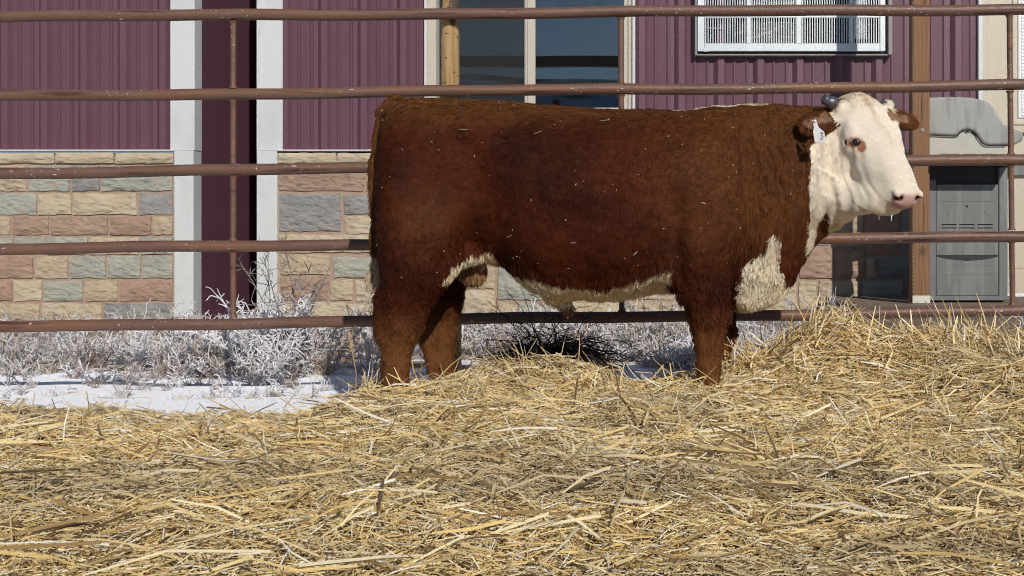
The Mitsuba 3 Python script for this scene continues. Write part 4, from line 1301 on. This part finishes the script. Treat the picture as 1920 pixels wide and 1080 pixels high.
# eyes, nose drool, horn weights, ear tag
H = lambda a, b_, c: HD['O'] + a * HD['f'] + b_ * HD['u'] + c * HD['s']
ref('mat_eye', {'type': 'roughplastic', 'diffuse_reflectance': C3(0.035, 0.028, 0.035), 'alpha': 0.08})
ref('mat_steel', principled((0.15, 0.155, 0.165), 0.42, metallic=0.6))
ref('mat_horn', principled((0.55, 0.45, 0.32), 0.5))
ref('mat_lid_skin', principled((0.55, 0.34, 0.26), 0.5))
ref('mat_tag', principled((0.84, 0.84, 0.82), 0.35))
for c in (-1, 1):
    q = H(.172, -.083, c * .096)
    mv_ = bull_m.vertices
    if c < 0:                                                 # the near eye sits where the socket meets the side of the face
        col_ = mv_[(np.abs(mv_[:, 0] - q[0] - .004) < .009) & (np.abs(mv_[:, 2] - q[2]) < .009) & (np.abs(mv_[:, 1] - q[1]) < .12)]
        q = np.array([q[0] + .004, col_[:, 1].min(), q[2]])
    else:
        q = mv_[np.argmax(-np.linalg.norm(mv_ - H(.172, -.083, .125), axis=1))]
    out = unit(BULL_N[np.linalg.norm(mv_ - q, axis=1) < .035].mean(0) * np.array([1, 1, 0.3]))
    ezz = np.array([0, 0, 1.0])
    exx = np.cross(out, ezz)
    q = q - out * .0085
    e = trimesh.creation.icosphere(3, 0.0175).apply_translation(q)
    k = obj('eye', e, 'mat_eye', 'bull', smooth=True)
    lid_ = tube([q + out * (.0125 - .004 * abs(math.cos(t))) + exx * .0205 * math.cos(t) + ezz * (.0125 * math.sin(t) + .001) for t in np.linspace(-0.15, math.pi + .15, 14)], np.concatenate([[.002], np.full(12, .0042), [.002]]), 8)
    obj('eyelid', lid_, 'mat_lid_skin', 'bull', smooth=True)
mz = lambda a, b_, c: H(a, b_, c)
dr_ = [(H(.375, -.205, -.045), H(.375, -.205, -.045) + np.array([.012, 0, -.022]), .010, .004), (H(.43, -.190, -.045), H(.43, -.190, -.045) + np.array([0, 0, -.036]), .004, .0015), (H(.465, -.165, -.02), H(.465, -.165, -.02) + np.array([0, 0, -.034]), .004, .0015)]
for q0, q1, ra, rb in dr_:
    obj('drool', tube([q0 + np.array([0, 0, .012]), q0, (q0 + q1) / 2, q1], [ra * .7, ra, (ra + rb) / 2, rb], 8), principled((0.80, 0.80, 0.78), 0.15), 'bull', smooth=True)
for c, lab in ((-1, 'steel horn weight on the near horn, above the tagged ear'), (1, 'steel horn weight on the far horn, above the untagged ear')):
    p0, p1 = (H(.008, -.032, c * .118), H(-.006, -.022, c * .172)) if c < 0 else (H(.004, -.036, .102), H(-.006, -.026, .158))
    d = unit(p1 - p0)
    prof = [(0, .018), (.004, .025), (.014, .029), (.028, .029), (.036, .026), (.039, .022), (.046, .021), (.056, .024), (.062, .021), (.066, .012)]
    mm = tube([p0 + d * t for t, r in prof], [r * .86 for t, r in prof], 24)
    hk = obj('horn_weight', mm, 'mat_steel', smooth=50, label=lab, cat='horn weight', group='weights clamped on the horns')
    obj('bolt', tube([p1 + d * -.003, p1 + d * .006], .011, 6), 'mat_galvanised', hk)
tagc = P(1537, 246, (YC - 0.34))
ta = np.array([(1524, 226), (1528, 224.5), (1531, 226), (1535, 239), (1545, 247), (1548, 264), (1528, 266), (1525, 246), (1527, 239)], float)
tp = (ta - np.array([1537, 246])) / 480.4 * np.array([1, -1])
poly = Polygon(tp)
tm = prism_xz(poly, -0.002, 0.002)
rot = trimesh.transformations.rotation_matrix(math.radians(-12), (0, 0, 1)) @ trimesh.transformations.rotation_matrix(math.radians(8), (1, 0, 0))
tm.apply_transform(rot)
tm.apply_translation(tagc)
tk = obj('ear_tag', tm, 'mat_tag', label='white plastic ear tag numbered 3 hanging from the near ear', cat='ear tag')
num = meshkit.text_mesh('3', 0.027, 0.0012)
nv = num.vertices - num.bounds.mean(0)
num.vertices = np.stack([nv[:, 0] * 0.8 + 0.0065, -0.0026 - nv[:, 2], nv[:, 1] - 0.0185], 1)
num.apply_transform(rot)
num.apply_translation(tagc)
obj('numeral', num, 'mat_dark', tk)
st_ = trimesh.creation.icosphere(2, 0.006).apply_translation(P(1528, 227, (YC - 0.345)))
obj('stud', st_, 'mat_tag', tk, smooth=True)
# ------------------------------------------------------------------ straw
rt = np.random.RandomState(11)
RX = (np.array([-900, 300, 480, 600, 690, 720, 800, 860, 930, 1000, 1060, 1110, 1140, 1180, 1250, 1300, 1360, 1400, 1450, 1500, 1535, 1565, 1600, 1650, 1700, 1760, 1830, 1900, 2100, 2900]) - PX0) / FOC * 4.92
RZ = np.array([.03, .03, .012, .01, .012, .03, .02, .05, .115, .125, .11, .09, .055, .03, .035, .055, .085, .14, .18, .23, .28, .295, .275, .25, .235, .245, .225, .205, .2, .2])
RY = np.interp(RX, (np.array([-2000, 690, 720, 1900]) - PX0) / FOC * 4.92, [4.12, 4.15, 4.89, 5.01])
fRZ, fRY = PchipInterpolator(RX, RZ), PchipInterpolator(RX, RY)


def straw_h(x, y):
    x, y = np.asarray(x, float), np.asarray(y, float)
    xc = np.clip(x, RX[0], RX[-1])
    rz, ry = fRZ(xc), fRY(xc)
    d = y - ry
    front = np.exp(-(np.minimum(d, 0) / 0.36) ** 2)
    back = np.exp(-(np.maximum(d, 0) / 0.18) ** 2)
    base = 0.035 + 0.03 * meshkit.fbm(np.stack([x * 2.2, y * 2.2, 0 * x], -1), 3, 61)
    h = np.where(d < 0, base + (rz - base) * front, -0.02 + (rz + 0.02) * back)
    h = h + (meshkit.fbm(np.stack([x * 6, y * 6, 0 * x], -1), 3, 62) - 0.5) * 0.06 * np.clip(1.0 - d * 6, 0, 1)
    # the heap lying at the far right, nearer the viewer
    h = h + 0.10 * np.exp(-((x - 1.45) / 0.35) ** 2 - ((y - 4.38) / 0.28) ** 2)
    fade = 1 / (1 + np.exp(-np.clip((d - 0.26) / 0.03, -30, 30)))
    return h * (1 - fade) - 0.35 * fade


obj('straw_bed', sheet(np.concatenate([np.linspace(-4.5, -2.6, 20), np.arange(-2.55, 2.4, 0.035), np.linspace(2.4, 4, 16)]), np.concatenate([np.linspace(0.9, 2.0, 12), np.arange(2.05, 5.6, 0.03)]), straw_h), 'mat_strawbed', smooth=True,
    label='thick bed of golden straw with heaps under and before the bull', kind='stuff')


def straws(n, x0, x1, y0, y1, lmin, lmax, r, tilt, lift, seed, upright=0.0, floor=0.004):
    q = np.random.RandomState(seed)
    x, y = q.uniform(x0, x1, n), q.uniform(y0, y1, n)
    z = straw_h(x, y)
    if floor < 0:
        z = np.maximum(z, ground_h(x, y) + 0.002)
    ok = z > floor
    x, y, z = x[ok], y[ok], z[ok]
    n = len(x)
    e = 0.03
    gx_, gy_ = (straw_h(x + e, y) - straw_h(x - e, y)) / (2 * e), (straw_h(x, y + e) - straw_h(x, y - e)) / (2 * e)
    L = np.exp(q.uniform(math.log(lmin), math.log(lmax), n))
    # locally combed: neighbours lie roughly alike
    field = meshkit.fbm(np.stack([x * 2.5, y * 2.5, 0 * x + seed], -1), 3, 70) * 7
    ang = field + q.normal(size=n) * 1.1
    pitch = q.normal(size=n) * tilt + upright * q.rand(n)
    dx, dy = np.cos(ang) * np.cos(pitch), np.sin(ang) * np.cos(pitch)
    dz = np.sin(pitch) + gx_ * dx + gy_ * dy
    d = unit(np.stack([dx, dy, dz], 1))
    c = np.stack([x, y, z + q.rand(n) * lift], 1)
    s = np.where(pitch[:, None] > 0.35, 0.0, 0.5)
    p0, p1 = c - d * L[:, None] * s, c + d * L[:, None] * (1 - s)
    bend = q.normal(size=(n, 3)) * (L * 0.05)[:, None]
    m = (p0 + p1) / 2 + bend
    rr = r * q.uniform(0.55, 1.5, n)
    pal = np.array([[0.78, 0.57, 0.24], [0.84, 0.66, 0.34], [0.64, 0.44, 0.18], [0.88, 0.76, 0.50], [0.40, 0.26, 0.11], [0.22, 0.135, 0.065], [0.93, 0.89, 0.77]])
    patch = meshkit.fbm(np.stack([x * 1.6, y * 4.0, 0 * x + 5], -1), 3, 71)
    w = np.array([.25, .25, .13, .20, .075, .045, .05])
    k = np.searchsorted(np.cumsum(w), np.clip(q.rand(n) * 0.999 + (0.52 - patch) * 0.0, 0, .998))
    col = pal[k] * q.uniform(0.8, 1.15, (n, 1))
    dull = np.clip((patch - 0.52) * 5 + 1.3 * np.exp(-((x - 1.42) / .22) ** 2 - ((y - 4.32) / .2) ** 2), 0, 1)[:, None] * 0.5
    col = col * (1 - dull) + col.mean(1, keepdims=True) * np.array([0.95, 0.75, 0.5]) * 0.75 * dull
    c2 = col * q.uniform(0.8, 1.1, (n, 1))
    return join([sticks(p0, m, rr, rr * 0.95, col, col), sticks(m, p1, rr * 0.95, rr * 0.6, col, c2)])


S = [straws(80000, -3.0, 2.3, 3.3, 5.45, 0.010, 0.12, 0.0015, 0.22, 0.024, 1),
     straws(62000, -2.4, 1.7, 2.05, 3.35, 0.008, 0.10, 0.0013, 0.20, 0.02, 2),
     straws(3000, -2.8, 2.2, 2.1, 5.4, 0.10, 0.32, 0.0030, 0.16, 0.04, 3),
     straws(1200, -2.7, 2.2, 3.0, 5.3, 0.04, 0.15, 0.0022, 0.30, 0.03, 4, 0.8),
     straws(1100, 0.35, 2.2, 4.68, 5.3, 0.06, 0.20, 0.0026, 0.35, 0.03, 5, 0.9),
     straws(380, -3.0, 2.2, 4.3, 5.6, 0.03, 0.18, 0.0018, 0.12, 0.006, 8, 0.0, -1.0),
     straws(200, -1.3, 0.45, 4.44, 5.0, 0.06, 0.18, 0.0024, 0.3, 0.03, 7, 1.1)]
v, fc, c = join(S)
obj('straw', (v, fc), 'mat_straw', color=c, kind='stuff', label='loose golden straw stalks strewn over the bed and standing out of the heaps')
# a scatter of single straws on the bull's back and flank
ps, cs = [], []
tri = bull_m.vertices[bull_m.faces]
cen, nrm = tri.mean(1), bull_m.face_normals
cand = np.where((nrm[:, 1] < -0.25) & (cen[:, 2] > 0.5) & (cen[:, 0] < 0.75))[0]
pick = cand[rt.randint(0, len(cand), 110)]
d = unit(rt.normal(size=(110, 3)))
d = unit(d - nrm[pick] * (d * nrm[pick]).sum(1, keepdims=True))
ln = np.where(rt.rand(110) < .05, rt.uniform(.015, .035, 110), rt.uniform(.003, .008, 110))[:, None]
c0 = cen[pick] + nrm[pick] * rt.uniform(.010, .016, (110, 1))
v, fc, c = sticks(c0 - d * ln / 2, c0 + d * ln / 2, 0.0011, 0.0011, np.tile([[.7, .58, .38]], (110, 1)), np.tile([[.7, .58, .38]], (110, 1)))
obj('straw_bits', (v, fc), 'mat_straw', color=c, kind='stuff', label='specks and bits of straw caught in the coat of the bull')

# ------------------------------------------------------------------ frosted weeds
FROST, STEM, TAN = np.array([0.80, 0.80, 0.82]), np.array([0.25, 0.155, 0.105]), np.array([0.42, 0.31, 0.19])


def plant(q, base, h, spread_, twigs, sub, frost, r=0.0022, stem=STEM, lean=(0, 0, 0), frond=0.05):
    """A branching weed as (p0, p1, r0, r1, c0, c1) rows."""
    out = []
    for k in range(twigs):
        a = q.uniform(0, 2 * math.pi)
        d = unit(np.array([math.cos(a) * spread_, math.sin(a) * spread_, 1.0]) + q.normal(size=3) * 0.15 + np.array(lean))
        p = np.array(base, float) + np.array([math.cos(a), math.sin(a), 0]) * q.uniform(0, 0.03)
        L = h * q.uniform(0.6, 1.1)
        n = 4
        for i in range(n):
            t0, t1 = i / n, (i + 1) / n
            d = unit(d + q.normal(size=3) * 0.14)
            p2 = p + d * L / n
            f0, f1 = np.clip(frost * (0.15 + 1.1 * t0), 0, 1), np.clip(frost * (0.15 + 1.1 * t1), 0, 1)
            w0, w1 = r * (1.4 - 0.7 * t0) * (1 + f0 * 0.8), r * (1.4 - 0.7 * t1) * (1 + f1 * 0.8)
            out.append((p, p2, w0, w1, stem + (FROST - stem) * f0, stem + (FROST - stem) * f1))
            for _ in range(sub):
                s0 = p + (p2 - p) * q.rand()
                e = unit(d * 0.5 + q.normal(size=3) * 0.7)
                l2 = frond * q.uniform(0.4, 1.3)
                s1 = s0 + e * l2
                ff = np.clip(frost * q.uniform(0.6, 1.4), 0, 1)
                cc = stem + (FROST - stem) * ff
                out.append((s0, s1, r * 0.7 * (1 + ff * 1.1), r * 0.6 * (1 + ff * 1.3), cc, cc))
                if q.rand() < 0.6:
                    s2 = s1 + unit(e + q.normal(size=3) * 0.8) * l2 * 0.6
                    out.append((s1, s2, r * 0.6 * (1 + ff * 1.3), r * 0.4 * (1 + ff * 1.5), cc, cc))
            p = p2
    return out


def plant_mesh(rows):
    a = [np.array(z) for z in zip(*rows)]
    return sticks(*a)


qf = np.random.RandomState(31)
rows = []
for k in range(850):
    d = qf.uniform(6.55, 9.0) if qf.rand() < 0.72 else qf.uniform(6.35, 7.1)
    px = qf.uniform(-120, 2050)
    x = (px - PX0) / FOC * d
    if x > 1.25 and d > 7.7:
        continue
    if abs(x + 0.90) < 0.07 and d < 5.7:
        continue
    sh0, sh1 = -1.2 - .378 * (d - 4.8), 0.75 - .378 * (d - 4.8)
    if sh0 < x < sh1 and d < 7.15 and qf.rand() < 0.92:
        continue
    dens_ = meshkit.fbm(np.array([[x * 0.9, d * 0.8, 3.0]]), 3, 44)[0]
    h = (0.10 + 0.22 * qf.rand() ** 1.6) * (0.6 + 0.75 * dens_)
    if x > 0.9 and d < 6.9:
        h *= 0.55
    fr = np.clip(qf.normal(0.55, 0.28), 0.06, 1.0)
    rows += plant(qf, (x, d, float(ground_h(x, d)) - 0.01), h, qf.uniform(0.3, 1.0), qf.randint(5, 9), 3, fr, 0.0026, STEM if qf.rand() < 0.6 else TAN, frond=0.055)
for k in range(200):
    d = qf.uniform(5.1, 6.6)
    x = (qf.uniform(-100, 720) - PX0) / FOC * d
    if straw_h(x, d) > 0.02 or qf.rand() > (d - 4.9) / 2.0:
        continue
    rows += plant(qf, (x, d, float(ground_h(x, d)) - 0.01), qf.uniform(0.03, 0.11), qf.uniform(0.3, 1.2), qf.randint(2, 5), 2, np.clip(qf.normal(0.55, 0.3), 0.05, 1), 0.0020, STEM, frond=0.035)
v, fc, c = plant_mesh(rows)
obj('frosted_weeds', (v, fc), 'mat_twig', color=c, kind='stuff', label='low weeds white with frost along the fence and the wall')


def single(name, rows, label, cat, group=None):
    v, fc, c = plant_mesh(rows)
    return obj(name, (v, fc), 'mat_twig', color=c, label=label, cat=cat, group=group)


# tall half-frosted bush before the left end of the stone wall
B = P(545, 690, 6.36); B[2] = float(ground_h(B[0], B[1])) - 0.01
rows = plant(qf, B, 0.78, 0.20, 7, 9, 0.22, 0.0030, np.array([0.10, 0.065, 0.05]), frond=0.06)
rows += plant(qf, B + np.array([0.03, -0.02, 0]), 0.46, 0.5, 10, 9, 0.85, 0.0027, frond=0.05)
single('tall_weed', rows, 'tall dark-stemmed weed with white frosted base before the left end of the stone wall', 'weed')
B = P(605, 690, 6.42); B[2] = float(ground_h(B[0], B[1])) - 0.01
single('tan_weed', plant(qf, B, 0.54, 0.5, 9, 9, 0.25, 0.0024, TAN, frond=0.06), 'tan bushy weed with little frost, just right of the tall weed', 'weed')
B = P(500, 690, 6.12); B[2] = float(ground_h(B[0], B[1])) - 0.01
single('frosted_bush', plant(qf, B, 0.52, 0.5, 16, 10, 0.85, 0.0026, frond=0.055), 'thickly frosted white bush at the foot of the white corner trim', 'bush')
B = P(1512, 690, 6.96); B[2] = float(ground_h(B[0], B[1])) - 0.01
single('frosted_bush', plant(qf, B, 0.46, 0.32, 14, 10, 0.45, 0.0021, np.array([0.3, 0.24, 0.2]), frond=0.06), 'greyish frosted bush before the stone wall, left of the grill shadow', 'bush')
B = P(1235, 690, 7.32); B[2] = float(ground_h(B[0], B[1])) - 0.01
single('tan_weed', plant(qf, B, 0.52, 0.6, 12, 8, 0.45, 0.0026, TAN, frond=0.06), 'tan frosted weed seen under the belly, just behind the near foreleg', 'weed')
# dry stalk with seed heads in the shade beside the hind leg
B = P(666, 745, 4.98); B[2] = float(ground_h(B[0], B[1]))
rows = [(B, B + np.array([.005, 0, .12]), .0028, .0025, TAN * .8, TAN * .8), (B + np.array([.005, 0, .12]), B + np.array([-.012, 0, .22]), .0025, .002, TAN * .8, TAN), (B + np.array([-.012, 0, .22]), B + np.array([-.028, .01, .30]), .0045, .007, TAN, TAN)]
rows += [(B + np.array([.004, 0, .06]), B + np.array([-.025, 0, .075]), .0016, .004, TAN * .8, TAN), (B + np.array([.004, 0, .075]), B + np.array([.022, 0, .09]), .0016, .004, TAN * .8, TAN)]
for k in range(26):
    s0 = B + np.array([-.02, .005, .20 + .11 * qf.rand()]) + qf.normal(size=3) * .006
    rows.append((s0, s0 + unit(qf.normal(size=3) * .6 + np.array([-.1, 0, 1])) * .035, .002, .0012, TAN, TAN * 1.1))
single('dry_stalk', rows, 'single dry tan stalk with a seed head in the snow beside the hind leg', 'stalk')
# dark tumbleweed of bare branches under the belly
B = P(1035, 690, 5.23); B[2] = 0.115
rows = []
for k in range(300):
    a = qf.normal(0.25, 1.0)
    d = unit(np.array([math.sin(a) * 1.3, qf.normal() * 0.5, abs(math.cos(a)) * 0.62 + 0.05]))
    p = B + np.array([qf.normal() * .08, qf.normal() * .05, qf.uniform(-.03, .05)])
    L = qf.uniform(.12, .33)
    droop = qf.uniform(0.4, 1.5)
    for i in range(5):
        d = unit(d + np.array([0.05 * np.sign(d[0]), 0, -0.30 * droop]) + qf.normal(size=3) * .09)
        p2 = p + d * L / 5
        dk_ = np.array([0.045, 0.032, 0.026]) * qf.uniform(.7, 1.4)
        rows.append((p, p2, .0032 - .0004 * i, .0028 - .0004 * i, dk_, dk_))
        if qf.rand() < .5:
            rows.append((p2, p2 + unit(d + qf.normal(size=3) * .6) * .05, .0016, .0008, dk_, dk_))
        p = p2
single('tumbleweed', rows, 'dark tangle of bare branches lying behind the straw under the belly', 'tumbleweed')
